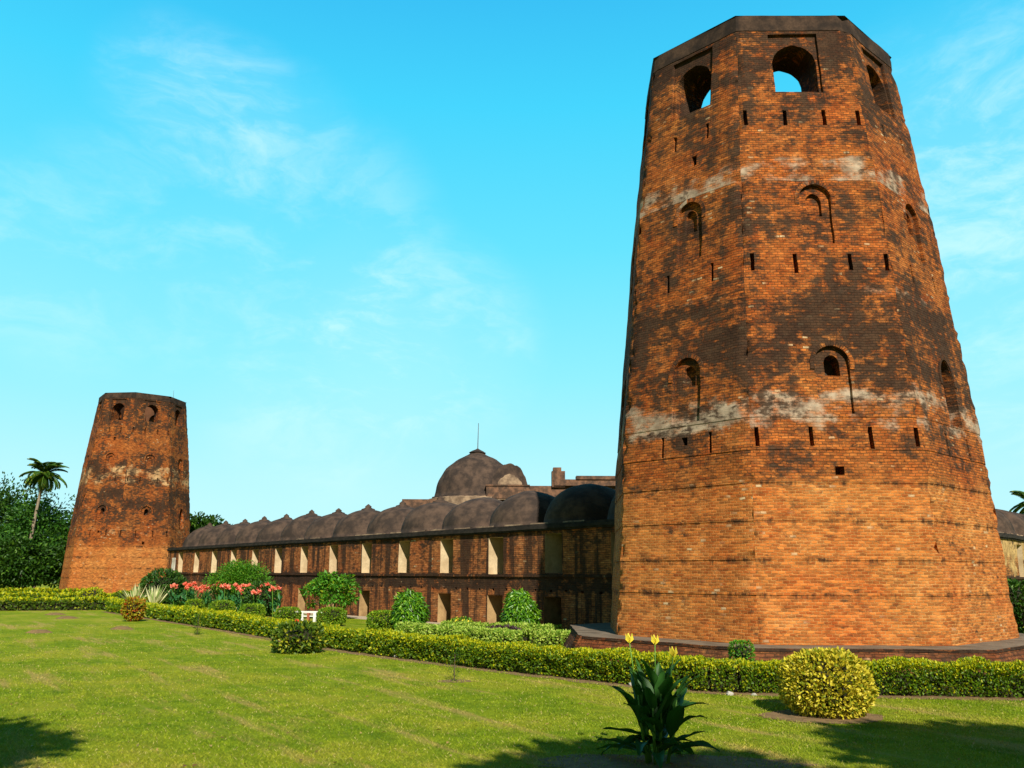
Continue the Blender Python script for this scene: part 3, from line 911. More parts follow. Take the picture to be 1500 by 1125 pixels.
ring = MB().lathe([(r + .55, -1.0), (r + .55, -.42), (r + .3, -.40), (r + .2, -.3)], 40, .05, 4).build('dome_drum', MAT['dome_pale'], mq, False)
ring.location = (-2.45, 2.4, 7.85)
st = MB()   # broken squinch left of a fallen dome
def arch_block(mb, x0, x1, y0, y1, z0, zs, za, n=10):
    pts = arch((x0 + x1) / 2, x1 - x0, z0, zs, za, n)
    pts = ragged(pts, .09, 1.7, .4)
    vs = [(p[0], y0, p[1]) for p in pts] + [(p[0], y1, p[1]) for p in pts]
    k = len(pts)
    mb.add(vs, [list(range(k)), list(range(k, 2 * k))[::-1]] + [[i + k, (i + 1) % k + k, (i + 1) % k, i] for i in range(k)])
arch_block(st, -1.35, 1.1, -.6, 2.2, 7.2, 8.3, 9.72)
st.build('broken_gable', MAT['dome'], mq)
st = MB()
arch_block(st, -1.0, .75, -.85, .2, 7.2, 8.1, 8.95)
st.build('gable_arch', MAT['dome_pale'], mq)
st = MB()
st.box(-1.7, 1.2, -.9, .5, 7.3, 8.15)
st.box(-1.75, 1.25, -.97, .5, 8.15, 8.24)
st.build('gable_base', MAT['mosque_wall'], mq)
sp = MB().box(2.75, 3.65, -.8, .1, 8.1, 9.2)
sp.box(2.85, 3.4, -.75, .05, 9.2, 9.45)
sp.build('corner_stump', MAT['mosque_wall'], mq)

# ------------------------------------------------------------------ ground
def grid_ground():
    mb = MB()
    S = 1400
    xs = [-S, -200, -80, -40, -20, 0, 20, 40, 80, 200, S]
    ys = [-300, -60, -20, 0, 15, 30, 60, 120, 300, S]
    for y in ys:
        for x in xs:
            pass
    vs = [(x, y, 0) for y in ys for x in xs]
    w = len(xs)
    fs = [[j * w + i, j * w + i + 1, (j + 1) * w + i + 1, (j + 1) * w + i] for j in range(len(ys) - 1) for i in range(w - 1)]
    mb.add(vs, fs)
    return mb.build('ground', MAT['lawn'])
tag(grid_ground(), kind='structure')

def blob_sheet(name, cx, cy, rx, ry, z, mat, rag=.18, n=60, seed=0, dome=0.0):
    vs = [(cx, cy, z + dome)]
    for rr in (.5, 1.0):
        for k in range(n):
            a = 2 * math.pi * k / n
            q = 1 + rag * noise.noise(Vector((math.cos(a) * 2 + seed, math.sin(a) * 2, seed))) + rag * .5 * noise.noise(Vector((math.cos(a) * 7 + seed, math.sin(a) * 7, seed)))
            hh = dome * (.75 if rr == .5 else 0)
            vs.append((cx + rx * rr * q * math.cos(a), cy + ry * rr * q * math.sin(a), z + hh + (noise.noise(Vector((a * 3, rr, seed))) * dome * .2 if rr == .5 else 0)))
    fs = [[0, 1 + k, 1 + (k + 1) % n] for k in range(n)] + [[1 + k, 1 + n + k, 1 + n + (k + 1) % n, 1 + (k + 1) % n] for k in range(n)]
    return MB().add(vs, fs).build(name, mat, None, True)
def strip(name, pts, w0, w1, z, mat, seed=0, sub=10):
    P = [Vector((*p, 0)) for p in pts]
    pp = []
    for a, b in zip(P, P[1:]):
        pp += [a.lerp(b, k / sub) for k in range(sub)]
    pp.append(P[-1])
    vs = []; fs = []
    for i, p in enumerate(pp):
        t = (pp[min(i + 1, len(pp) - 1)] - pp[max(0, i - 1)]).normalized()
        nn = Vector((-t.y, t.x, 0))
        q = noise.noise(p * 1.5 + Vector((seed, 0, 0))) * .12 + noise.noise(p * 5 + Vector((seed, 0, 0))) * .06
        a = p + nn * w0; b = p + nn * (w1 + q * (1 if w1 > 0 else -1))
        vs += [(a.x, a.y, z), (b.x, b.y, z)]
    for i in range(len(pp) - 1):
        fs.append([2 * i, 2 * i + 1, 2 * i + 3, 2 * i + 2])
    return MB().add(vs, fs).build(name, mat)

HEDGE = [(-24.0, 53.3), (-18.9, 46.4), (-10.4, 34.9), (-5.0, 27.0), (-.96, 22.5), (1.95, 19.6), (3.6, 18.1), (6.0, 17.75), (9.6, 17.45), (16.0, 16.9)]
def chaikin(pts, n):
    for _ in range(n):
        o = [pts[0]]
        for a, b in zip(pts, pts[1:]):
            o += [(a[0] * .75 + b[0] * .25, a[1] * .75 + b[1] * .25), (a[0] * .25 + b[0] * .75, a[1] * .25 + b[1] * .75)]
        pts = o + [pts[-1]]
    return pts
HEDGE = chaikin(HEDGE, 2)
# hedge front line is given above; the hedge body lies behind it
def offset_path(pts, d):
    P = [Vector((*p, 0)) for p in pts]
    o = []
    for i, p in enumerate(P):
        t = (P[min(i + 1, len(P) - 1)] - P[max(0, i - 1)]).normalized()
        o.append((p.x - t.y * d, p.y + t.x * d))
    return o
tag(strip('soil_strip', HEDGE, .9, -.30, .004, MAT['soil'], 2, 6), kind='structure')
tag(blob_sheet('soil_bed', 5.15, 15.15, 1.02, .72, .006, MAT['soil'], .12, 80, 5), kind='structure')
tag(blob_sheet('soil_patch', 2.1, 11.35, 1.65, .62, .006, MAT['soil'], .35, 80, 9), kind='structure')
tag(blob_sheet('soil_patch', -1.2, 19.75, .38, .28, .004, MAT['soil'], .3, 40, 11), kind='structure')
d = Vector((math.cos(WD), math.sin(WD), 0)); nO = Vector((-d.y, d.x, 0))
P0 = Vector((1.5916, 36.70, 0))
pa = P0 + d * (-5) ; pb = P0 + d * 56
tag(strip('path', [(pa.x, pa.y), (pb.x, pb.y)], -.2, 1.5, .008, MAT['path'], 4, 60), kind='structure')
tag(strip('path', [(2.9, 27.6), (1.2, 27.4), (-.6, 28.0)], -.55, .55, .008, MAT['path'], 8, 20), kind='structure')

# ------------------------------------------------------------------ foliage helpers
def leaf_mesh(name, P, D, Nn, ln, wd, mats, mi=None, parent=None, fold=.25):
    """P base points, D direction, Nn leaf normal, ln/wd arrays; diamond leaves of two triangles"""
    n = len(P)
    D = D / np.linalg.norm(D, axis=1, keepdims=True)
    S = np.cross(D, Nn); S /= np.linalg.norm(S, axis=1, keepdims=True) + 1e-9
    U = np.cross(S, D)
    ln = np.asarray(ln).reshape(-1, 1); wd = np.asarray(wd).reshape(-1, 1)
    a = P; t = P + D * ln
    m = P + D * ln * .45
    l = m - S * wd * .5 + U * wd * fold; r = m + S * wd * .5 + U * wd * fold
    V = np.stack([a, r, t, l], 1).reshape(-1, 3)
    F = np.arange(n)[:, None] * 4
    T = np.concatenate([F + [0, 1, 2], F + [0, 2, 3]], 1).reshape(-1)
    me = bpy.data.meshes.new(name)
    me.vertices.add(n * 4); me.vertices.foreach_set('co', V.astype(np.float32).ravel())
    me.loops.add(n * 6); me.loops.foreach_set('vertex_index', T.astype(np.int32))
    me.polygons.add(n * 2)
    me.polygons.foreach_set('loop_start', np.arange(0, n * 6, 3, dtype=np.int32))
    if not isinstance(mats, (list, tuple)): mats = [mats]
    for mm in mats: me.materials.append(mm)
    if mi is not None:
        me.polygons.foreach_set('material_index', np.repeat(np.asarray(mi, dtype=np.int32), 2))
    me.update(calc_edges=True)
    return link(name, me, parent)

def rnd_dir(n):
    v = rng.normal(size=(n, 3))
    return v / np.linalg.norm(v, axis=1, keepdims=True)

def lump(Dr, k=5, amp=.15, seed=0):
    r = np.random.default_rng(seed)
    C = r.normal(size=(k, 3)); C /= np.linalg.norm(C, axis=1, keepdims=True)
    s = np.zeros(len(Dr))
    for c in C:
        s = np.maximum(s, np.exp((Dr @ c - 1) * 7))
    return 1 - amp + 2 * amp * s

def bush(parent, name, rx, ry, rz, cz, n, ln, wd, mats, seed=0, amp=.12, k=14, shell=.22, up=.15, droop=0.0, flat=None, mi_fn=None, minz=.02, out=1.0, core=True, power=2.0):
    """foliage on an ellipsoid shell with lumps (super-ellipsoid for clipped shapes)"""
    Dr = rnd_dir(n)
    if power != 2.0:
        q = (np.abs(Dr) ** power).sum(1) ** (1 / power)
        Dr2 = Dr / q[:, None]
    else:
        Dr2 = Dr
    rad = lump(Dr, k, amp, seed) * (1 - shell * rng.random(n) ** 1.5)
    P = Dr2 * rad[:, None] * np.array([rx, ry, rz]) + np.array([0, 0, cz])
    if flat: P[:, 2] = np.minimum(P[:, 2], flat + rng.normal(0, .01, n))
    keep = P[:, 2] > minz
    P = P[keep]; Dr = Dr[keep]
    m = len(P)
    D = Dr * out + rng.normal(0, .55, (m, 3)) + np.array([0, 0, up]) - np.array([0, 0, droop])
    Nn = Dr + rng.normal(0, .5, (m, 3)) + np.array([0, 0, .4])
    sz = rng.uniform(.65, 1.25, m)
    mi = mi_fn(P) if mi_fn else None
    leaf_mesh(name, P, D, Nn, ln * sz, wd * sz, mats, mi, parent)
    if core:
        mb = MB()
        pf = []
        for i in range(9):
            a = -math.pi / 2 + math.pi * i / 8
            pf.append((max(.01, rx * .74 * math.cos(a)), max(0.0, cz + rz * .74 * math.sin(a))))
        mb.lathe(pf, 16, .08 * rx, seed)
        c = mb.build('branches', MAT['twig'], parent, True)
        c.scale = (1, ry / rx, 1)
    return m

def simple_bush(nm, label, cat, loc, rx, ry, h, n, ln, wd, mats, seed, group=None, **kw):
    r = empty(nm, (loc[0], loc[1], 0))
    tag(r, label, cat, group)
    kw.setdefault('cz', h / 2)
    cz = kw.pop('cz')
    bush(r, 'foliage', rx, ry, h - cz, cz, n, ln, wd, mats, seed, **kw)
    return r

def hedge(nm, label, path, w, h, n_per_m2, ln, matS, matT, seed=0, cat='hedge', group=None, top_share=.4):
    """path is the centre line"""
    r = empty(nm, (path[0][0], path[0][1], 0))
    tag(r, label, cat, group)
    o = np.array([path[0][0], path[0][1], 0])
    P_ = []; D_ = []; MI = []; LN = []
    core = MB()
    for (x0, y0), (x1, y1) in zip(path, path[1:]):
        a = np.array([x0, y0, 0.]); b = np.array([x1, y1, 0.])
        Ls = np.linalg.norm(b - a)
        t = (b - a) / Ls; nn = np.array([-t[1], t[0], 0])
        dist = np.linalg.norm((a + b) / 2)
        scale = max(1.0, dist / 22.0)
        dens = n_per_m2 / scale ** 2
        N_ = int(Ls * (w + 2 * h) * dens)
        s = rng.random(N_) * Ls
        sel = rng.random(N_) * (w + 2 * h)
        side = np.where(sel < w, 0, np.where(sel < w + h, 1, -1))
        q = np.where(side == 0, (rng.random(N_) - .5) * w, side * w / 2)
        hv = h * np.array([1 + .09 * noise.noise(Vector((a[0] + t[0] * q_, a[1] + t[1] * q_, seed)) * .9) for q_ in s])
        z = np.where(side == 0, hv, rng.random(N_) ** .85 * hv)
        # rounded shoulders and uneven clipping
        base = a + t * s[:, None]
        wob = np.array([noise.noise(Vector((p[0] * 1.9 + seed, p[1] * 1.9, zz_ * 2.4))) * .10 + noise.noise(Vector((p[0] * 5 + seed, p[1] * 5, zz_ * 6))) * .085 for p, zz_ in zip(base, z)])
        inn = rng.random(N_) ** 2 * .14
        outv = np.where((side == 0)[:, None], np.array([0, 0, 1.0]), nn * side[:, None])
        zt = z / h
        pinch = np.where(side != 0, -.06 * (zt > .85) - .05 * (zt < .12), -.05 * (np.abs(q) > w * .42))
        p = base + nn * q[:, None] + np.array([0, 0, 1.0]) * z[:, None] + outv * (wob - inn + pinch)[:, None]
        p[:, 2] = np.maximum(p[:, 2], .03)
        P_.append(p - o)
        D_.append(outv)
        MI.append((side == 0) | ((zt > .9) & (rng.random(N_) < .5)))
        LN.append(np.full(N_, ln * scale))
        ww = w / 2 - .21; hh = h - .20
        e = [a - o - nn * ww, b - o - nn * ww, b - o + nn * ww, a - o + nn * ww]
        core.add([tuple(v + np.array([0, 0, .0])) for v in e] + [tuple(v + np.array([0, 0, hh])) for v in e], [[0, 1, 5, 4], [2, 3, 7, 6], [4, 5, 6, 7], [1, 2, 6, 5], [3, 0, 4, 7]])
    P = np.concatenate(P_); O = np.concatenate(D_); mi = np.concatenate(MI).astype(np.int32); LN = np.concatenate(LN)
    m = len(P)
    D = O * .7 + rng.normal(0, .6, (m, 3)) + np.array([0, 0, .35])
    Nn = O * .8 + rng.normal(0, .5, (m, 3)) + np.array([0, 0, .3])
    sz = rng.uniform(.7, 1.3, m) * LN
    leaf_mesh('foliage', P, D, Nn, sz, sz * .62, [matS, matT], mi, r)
    core.build('branches', MAT['twig'], r)
    return r

# ------------------------------------------------------------------ hedges
HC = offset_path(HEDGE, .38)
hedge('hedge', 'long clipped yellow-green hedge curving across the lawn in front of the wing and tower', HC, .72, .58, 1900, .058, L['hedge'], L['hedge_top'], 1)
hedge('hedge', 'clipped hedge across the left side of the lawn, meeting the long hedge behind the croton', [(-48, 52.2), (-36, 53.3), (-30.3, 53.9), (-24.7, 56.0), (-22.5, 56.2)], .8, .64, 1300, .06, L['hedge_dark'], L['hedge_top'], 2)
hedge('hedge', 'first yellow hedge row behind the left lawn hedge', [(-58, 66.5), (-40, 67.2), (-29.5, 68.5)], .9, .64, 1300, .06, L['hedge'], L['hedge_top'], 3, group='yellow hedge rows at the far left')
hedge('hedge', 'farthest yellow hedge row at the left, before the dark trees', [(-66, 80), (-46, 81), (-36.5, 82)], 1.0, .66, 1300, .06, L['hedge'], L['hedge_top'], 4, group='yellow hedge rows at the far left')
hedge('hedge', 'low pale variegated hedge edging the bed left of the plinth', [(-4.0, 33.4), (-1.9, 31.2), (.55, 29.35), (2.15, 29.7)], .7, .46, 1500, .06, L['pale'], L['pale'], 5)
hedge('hedge', 'low pale variegated hedge along the back of the bed by the wing', [(-2.6, 35.0), (-.6, 34.1), (1.8, 33.4)], .7, .42, 1300, .06, L['pale'], L['pale'], 6)
hedge('hedge', 'short hedge end beside the plinth corner, tower shade put into its dark leaves', [(2.2, 29.8), (3.0, 30.2)], .75, .47, 1400, .06, L['hedge_dark'], L['hedge_dark'], 7)  # end of the pale hedge; the tower's shadow is painted as dark leaves
r = simple_bush('bedding_plants', 'dark purple bedding plants in the middle of the pale hedged bed', 'bedding plants', (-.35, 32.3), .75, .5, .42, 900, .12, .07, L['purple'], 8, core=False)

# ------------------------------------------------------------------ garden bushes
simple_bush('golden_bush', 'round golden-yellow bush on a bare soil ring at the right of the lawn', 'bush', (5.32, 15.4), .70, .70, 1.02, 7500, .072, .046, L['yellow'], 1, cz=.47, amp=.07, k=34, shell=.26, up=.2, power=2.35)
r = simple_bush('small_bush', 'small clipped green bush showing above the hedge before the plinth', 'bush', (5.0, 19.6), .24, .24, .86, 700, .06, .04, L['fresh'], 2, cz=.63, power=4, amp=.03)
simple_bush('lawn_bush', 'dark leafy bush with one red flower on the lawn before the long hedge', 'bush', (-6.2, 26.45), .66, .55, .80, 1500, .13, .075, L['croton_g'], 3, cz=.40, power=3, amp=.08)
o = MB().lathe([(.001, 0), (.05, .03), (.065, .07), (.03, .11)], 10).build('flower', L['red_petal'], bpy.data.objects['lawn_bush'])
o.location = (-.05, -.1, .84)
r = simple_bush('croton_bush', 'rounded croton with yellow, green and red leaves on the lawn at the hedge corner', 'bush', (-18.0, 42.9), .52, .46, 1.05, 1000, .16, .08, L['croton_y'], 4, cz=.55, amp=.1)
BALLS = [(283, -18.4, 52.5, 'first from the left, next to the pale spiky plants'), (322, -15.6, 48.6, 'second from the left, in front of the coral cannas'),
         (365, -13.0, 45.2, 'third from the left, in front of the round light tree'), (418, -10.35, 41.8, 'fourth from left, beside the white rail'),
         (482, -7.95, 39.9, 'fifth from the left, under the open leafy shrub'), (559, -5.15, 36.4, 'rightmost, next to a weeping bush')]
first = None
for i, (px, x, y, txt) in enumerate(BALLS):
    lab = 'clipped round bush, ' + txt
    if first is None:
        first = simple_bush('clipped_bush', lab, 'bush', (x, y),   .56, .56, .74, 2600, .085, .05, L['ball'], 5, 'clipped round bushes behind the long hedge', cz=.40, power=3.2, amp=.02, shell=.12)
        c = first
    else:
        c = copy_tree(first)
    c.location = (x, y, 0); c['label'] = lab
    c.rotation_euler = (0, 0, i * 1.1)
    c.scale = (1 + .04 * math.sin(i * 2), 1, 1.0 + .06 * math.sin(i * 1.7))

def weeping(lab, x, y, w, h, seed):
    r = empty('weeping_bush', (x, y, 0))
    tag(r, lab, 'bush', 'weeping leafy bushes by the wing')
    n = 3600
    Dr = rnd_dir(n)
    Dr[:, 2] = Dr[:, 2] * .9
    prof_ = lump(Dr, 22, .20, seed)
    P = Dr * prof_[:, None] * (1 - .25 * rng.random(n) ** 2)[:, None] * np.array([w, w, h * .53]) + np.array([0, 0, h * .48])
    P[:, 0:2] *= (1 + .15 * np.clip((h * .4 - P[:, 2]) / h, 0, 1))[:, None]
    P = P[P[:, 2] > .1]
    m = len(P)
    D = np.stack([P[:, 0] * .5, P[:, 1] * .5, np.full(m, -.55)], 1) + rng.normal(0, .42, (m, 3))
    Nn = np.stack([P[:, 0], P[:, 1], np.full(m, .5)], 1) + rng.normal(0, .35, (m, 3))
    leaf_mesh('foliage', P, D, Nn, rng.uniform(.14, .26, m), rng.uniform(.05, .085, m), L['mango'], None, r)
    mb = MB().lathe([(.05, 0), (w * .6, h * .25), (w * .68, h * .5), (w * .5, h * .75), (.05, h * .9)], 14, .08, seed)
    mb.build('branches', MAT['twig'], r, True)
    MB().tube([(0, 0, 0), (.02, 0, .5)], [.05, .04]).build('trunk', MAT['bark'], r)
    return r
weeping('weeping leafy bush with drooping leaves, left one, right of the clipped balls', -4.0, 35.6, .56, 1.74, 3)
weeping('weeping leafy bush with drooping leaves, larger one in front of the shaded doorway', .37, 35.2, .63, 1.80, 9)
r = simple_bush('flowering_bush', 'low bush dotted with yellow flowers at the wall between two weeping bushes', 'bush', (-2.05, 37.0), .56, .5, .50, 900, .10, .05, L['fresh'], 8, cz=.22, amp=.1)
Dr = rnd_dir(60); Dr[:, 2] = np.abs(Dr[:, 2]); 
leaf_mesh('flowers', Dr * np.array([.56, .5, .30]) + np.array([0, 0, .24]), rng.normal(0, 1, (60, 3)), Dr, np.full(60, .07), np.full(60, .07), L['yellow_petal'], None, r)
simple_bush('leafy_bush', 'big dark green leafy bush in front of the far tower', 'bush', (-22.2, 57.6), 1.75, 1.5, 2.25, 3800, .26, .10, L['deep'], 9, cz=1.15, amp=.22, k=18)
simple_bush('leafy_bush', 'dark leafy bush behind the coral cannas, right of the round light tree', 'bush', (-13.5, 48.5), .95, .8, 1.75, 1600, .20, .10, L['deep'], 10, cz=.85, amp=.15)
simple_bush('yellow_shrub', 'small yellow-green shrub at the foot of the far tower, left one', 'bush', (-31.2, 66.5), .9, .8, 1.15, 900, .16, .1, L['hedge_top'], 11, cz=.5)
simple_bush('yellow_shrub', 'low olive shrub at the foot of the far tower, nearer the dark bush', 'bush', (-28.6, 66.0), .9, .7, .95, 900, .16, .1, L['hedge'], 12, cz=.42)
simple_bush('dark_shrub', 'dark shrub at the right edge beside the foreground tower', 'bush', (17.9, 32.0), .75, .75, 2.2, 1500, .2, .1, L['deep'], 13, cz=1.2, amp=.2)

def tree(nm, lab, cat, loc, trunk_h, crown, n, ln, wd, mat, seed, group=None, trunk_r=.12, nclump=40, limbs=7, clump=.28, lean=(0, 0), cut=-.6):
    """trunk with limbs; the crown is made of leaf clumps set through the crown's volume"""
    r_ = np.random.default_rng(seed)
    r = empty(nm, (loc[0], loc[1], 0))
    tag(r, lab, cat, group)
    cx, cy, cz = crown
    H = trunk_h + cz
    mb = MB()
    top = Vector((lean[0], lean[1], trunk_h + cz * .9))
    pts = [Vector((0, 0, -.1)), Vector((lean[0] * .2, lean[1] * .2, trunk_h * .5)), Vector((lean[0] * .5, lean[1] * .5, trunk_h)), top]
    mb.tube(pts, [trunk_r * 1.3, trunk_r, trunk_r * .8, trunk_r * .25], 8)
    for k in range(limbs):
        a = k * 2.4 + seed
        s = Vector((lean[0] * .4, lean[1] * .4, trunk_h * (.75 + .3 * r_.random())))
        e = Vector((lean[0] + math.cos(a) * cx * .75, lean[1] + math.sin(a) * cy * .75, trunk_h + cz * (.5 + 1.0 * r_.random())))
        mb.tube([s, s.lerp(e, .5) + Vector((0, 0, -.05 * cz)), e], [trunk_r * .5, trunk_r * .32, trunk_r * .1], 6)
    mb.build('trunk', MAT['bark'], r, True)
    Cd = r_.normal(size=(nclump, 3)); Cd /= np.linalg.norm(Cd, axis=1, keepdims=True)
    Cd[:, 2] = np.where(Cd[:, 2] < cut, -Cd[:, 2], Cd[:, 2])
    Cr = r_.uniform(.45, .92, nclump)
    C = Cd * Cr[:, None] * np.array([cx, cy, cz]) + np.array([lean[0], lean[1], trunk_h + cz])
    which = r_.integers(0, nclump, n)
    rad = clump * min(cx, cz) * r_.uniform(.7, 1.3, nclump)
    dd = r_.normal(size=(n, 3)); dd /= np.linalg.norm(dd, axis=1, keepdims=True)
    P = C[which] + dd * (rad[which] * r_.random(n) ** .4)[:, None] * np.array([1.15, 1.15, .8])
    D = dd + (P - np.array([lean[0], lean[1], trunk_h + cz])) / max(cx, cz) * .6 + r_.normal(0, .5, (n, 3)) + np.array([0, 0, -.25])
    Nn = dd * .6 + r_.normal(0, .5, (n, 3)) + np.array([0, 0, .6])
    sz = r_.uniform(.6, 1.3, n)
    ok = P[:, 2] > .1
    leaf_mesh('crown', P[ok], D[ok], Nn[ok], (ln * sz)[ok], (wd * sz)[ok], mat, None, r)
    return r
tree('round_tree', 'rounded light green feathery tree in the middle of the flower bed', 'tree', (-16.1, 53.2), .5, (1.65, 1.5, 1.22), 20000, .15, .05, L['feather'], 21, clump=.45, nclump=90, cut=-.95)
tree('open_shrub', 'open leafy green shrub against the wing wall, beside the white rail', 'shrub', (-9.15, 45.6), .35, (1.55, 1.2, .98), 2300, .22, .10, L['fresh'], 33, clump=.26, nclump=46, trunk_r=.05)

# spiky pale plants
for i, (x, y, lab) in enumerate(((-23.3, 55.6, 'pale cream spiky plant, left one of two beside the dark bush'), (-21.9, 55.0, 'pale cream spiky plant, right one of two, nearer the coral cannas'))):
    n = 64
    a = rng.random(n) * 6.28; el = rng.uniform(.75, 1.5, n)
    D = np.stack([np.cos(a) * np.cos(el), np.sin(a) * np.cos(el), np.sin(el)], 1)
    o = leaf_mesh('spiky_plant', np.zeros((n, 3)) + D * .05, D, np.array([0, 0, 1.0]) + rng.normal(0, .3, (n, 3)), rng.uniform(1.0, 1.75, n), rng.uniform(.09, .14, n), L['agave'])
    o.location = (x, y, .02)
    tag(o, lab, 'plant', 'pale spiky plants')

# coral cannas in the bed
cn = None
cpos = []
for k in range(17):
    t = k / 16
    x = -20.6 + t * 8.0 + random.uniform(-.25, .25); y = 55.5 - t * 8.3 + random.uniform(-.5, .7)
    if k == 4: y += 1.0
    cpos.append((x, y))
for k, (x, y) in enumerate(cpos):
    if cn is None or k in (1, 2):
        c = empty('coral_canna', (x, y, 0))
        n = 30
        h = rng.uniform(.2, 1.05, n); a = rng.random(n) * 6.28; el = rng.uniform(.3, 1.2, n)
        D = np.stack([np.cos(a) * np.cos(el), np.sin(a) * np.cos(el), np.sin(el)], 1)
        Pb = np.stack([rng.normal(0, .16, n), rng.normal(0, .16, n), h], 1)
        leaf_mesh('leaves', Pb, D, np.array([0, 0, 1.0]) + rng.normal(0, .3, (n, 3)), rng.uniform(.35, .55, n), rng.uniform(.14, .2, n), L['canna_far'], None, c)
        st = MB()
        fl = []
        for q in range(3):
            bx, by = random.uniform(-.25, .25), random.uniform(-.25, .25)
            hh = random.uniform(1.25, 1.6)
            st.tube([(bx * .5, by * .5, 0), (bx, by, hh)], [.018, .012], 5)
            fl.append((bx, by, hh))
        st.build('stem', L['stem'], c)
        for f3 in fl:
            n2 = 24
            Dv = rnd_dir(n2); Dv[:, 2] = np.abs(Dv[:, 2]) * .8
            o = leaf_mesh('flower', rng.normal(0, .015, (n2, 3)), Dv, rnd_dir(n2), rng.uniform(.14, .23, n2), rng.uniform(.11, .17, n2), L['coral'], None, c)
            o.location = f3
        if cn is None: cn = []
        cn.append(c)
    else:
        c = copy_tree(cn[k % 3])
        c.location = (x, y, 0)
        c.rotation_euler = (0, 0, k * 1.3)
        s = random.uniform(.85, 1.1); c.scale = (s, s, s)
    tag(c, 'coral-flowered canna standing in the crowded bed behind the clipped round bushes', 'canna plant', 'coral cannas in the flower bed')

# white rail on little brick pillars
wr = empty('garden_rail', (-9.75, 43.3, 0), R(-6))
tag(wr, 'small white rail on red brick pillars beside the clipped bush', 'rail')
MB().box(-.72, .72, -.06, .06, .42, .50).box(-.72, .72, -.045, .045, .24, .29).build('rail', MAT['white_paint'], wr)
for k in range(5):
    MB().box(-.66 + k * .31, -.54 + k * .31, -.07, .07, 0, .418).build('pillar', MAT['red_brick'] if k % 2 == 0 else MAT['white_paint'], wr)

# saplings on the lawn
def sapling(lab, x, y, h, w, n, mat, seed):
    r = empty('sapling', (x, y, 0))
    tag(r, lab, 'sapling')
    MB().tube([(0, 0, 0), (.01, .01, h * .9)], [.014, .006], 6).build('stem', MAT['bark'], r)
    z = rng.random(n) * h
    a = rng.random(n) * 6.28
    rr = w * (.25 + .75 * np.sin(np.clip(z / h, 0, 1) * 2.9)) * rng.random(n) ** .6
    P = np.stack([np.cos(a) * rr * .6, np.sin(a) * rr * .6, z], 1)
    D = np.stack([np.cos(a), np.sin(a), rng.uniform(-.3, .8, n)], 1)
    leaf_mesh('foliage', P, D, np.array([0, 0, 1.0]) + rng.normal(0, .4, (n, 3)), rng.uniform(.06, .14, n) * h, rng.uniform(.018, .03, n) * h, mat, None, r)
sapling('small feathery sapling on the lawn before the long hedge, left of the dark lawn bush', -11.75, 33.85, .80, .28, 420, L['deep'], 1)
sapling('tiny dark sapling alone on the middle of the lawn', -1.22, 19.76, .62, .18, 170, L['deep'], 2)

# earth mounds
for (x, y, rx, lab) in ((-18.0, 34.5, .48, 'dry earth mound on the lawn, the darkest and nearest one at the left'), (-22.3, 45.2, .55, 'dry earth mound on the lawn near the left hedge, the nearer of two'),
                        (-24.8, 49.0, .55, 'small flat earth mound closest to the left hedge'), (-15.9, 36.9, .5, 'brown dry mound on the lawn in front of the croton')):
    o = blob_sheet('earth_mound', 0, 0, rx, rx * .9, 0.0, MAT['mound'], .25, 30, x, dome=.13)
    o.location = (x, y, -.004)
    tag(o, lab, 'mound', 'earth mounds on the lawn')
# pale stones at the hedge foot
for i, (x, y, s) in enumerate(((-3.2, 25.3, .09), (2.55, 19.15, .07), (-18.9, 52.0, .18), (4.25, 17.75, .07), (3.0, 18.5, .08), (4.7, 17.66, .05))):
    me = bpy.data.meshes.new('stone')
    bm = bmesh.new()
    bmesh.ops.create_icosphere(bm, subdivisions=2, radius=s)
    for v in bm.verts:
        v.co *= 1 + .35 * noise.noise(v.co * (2.2 / s * .5) + Vector((i * 3, 0, 0)))
        v.co.z *= .7
    bm.to_mesh(me); bm.free()
    me.materials.append(MAT['stone'])
    o = link('stone', me)
    o.location = (x, y, s * .35)
    tag(o, ['pale stone at the foot of the hedge below the clipped balls', 'pale stone at the hedge foot left of the yellow canna', 'pale stone beside the leftmost clipped bush',
            'pale stone at the hedge foot right of the yellow canna', 'pale flat stone behind the yellow canna', 'smallest pale stone at the hedge foot, left of the golden bush'][i], 'stone', 'pale stones along the hedge')

# ------------------------------------------------------------------ foreground canna
def paddle(base, yaw, el, length, width, bend, twist=0.0):
    mb = MB()
    n = 12
    vs = []; fs = []
    d = Vector((math.cos(yaw), math.sin(yaw), 0)); s0 = Vector((-d.y, d.x, 0))
    p = Vector(base); e = el
    for i in range(n + 1):
        t = i / n
        wv = width * (math.sin(math.pi * min(1, .06 + t * .94) ** .85) ** .8) * (1 if t < .97 else .4)
        if t < .12: wv = max(.012, wv * t / .12)
        dirv = d * math.cos(e) + Vector((0, 0, 1)) * math.sin(e)
        up = -d * math.sin(e) + Vector((0, 0, 1)) * math.cos(e)
        s = s0 * math.cos(twist * t) + up * math.sin(twist * t)
        rip = math.sin(t * 17 + yaw * 5) * .010
        vs += [p - s * wv / 2 + up * (wv * .22 + rip), p - s * wv * .25 + up * (wv * .06), p.copy(), p + s * wv * .25 + up * (wv * .06), p + s * wv / 2 + up * (wv * .22 - rip)]
        p = p + dirv * (length / n)
        e -= bend / n * (0.4 + 1.2 * t)
    for i in range(n):
        for k in range(4):
            fs.append([i * 5 + k, i * 5 + k + 1, (i + 1) * 5 + k + 1, (i + 1) * 5 + k])
    mb.add(vs, fs)
    return mb
ca = empty('canna_plant', (1.80, 11.45, 0))
tag(ca, 'dark leafy canna with three yellow flowers on tall stalks in the foreground', 'canna plant')
stems = []
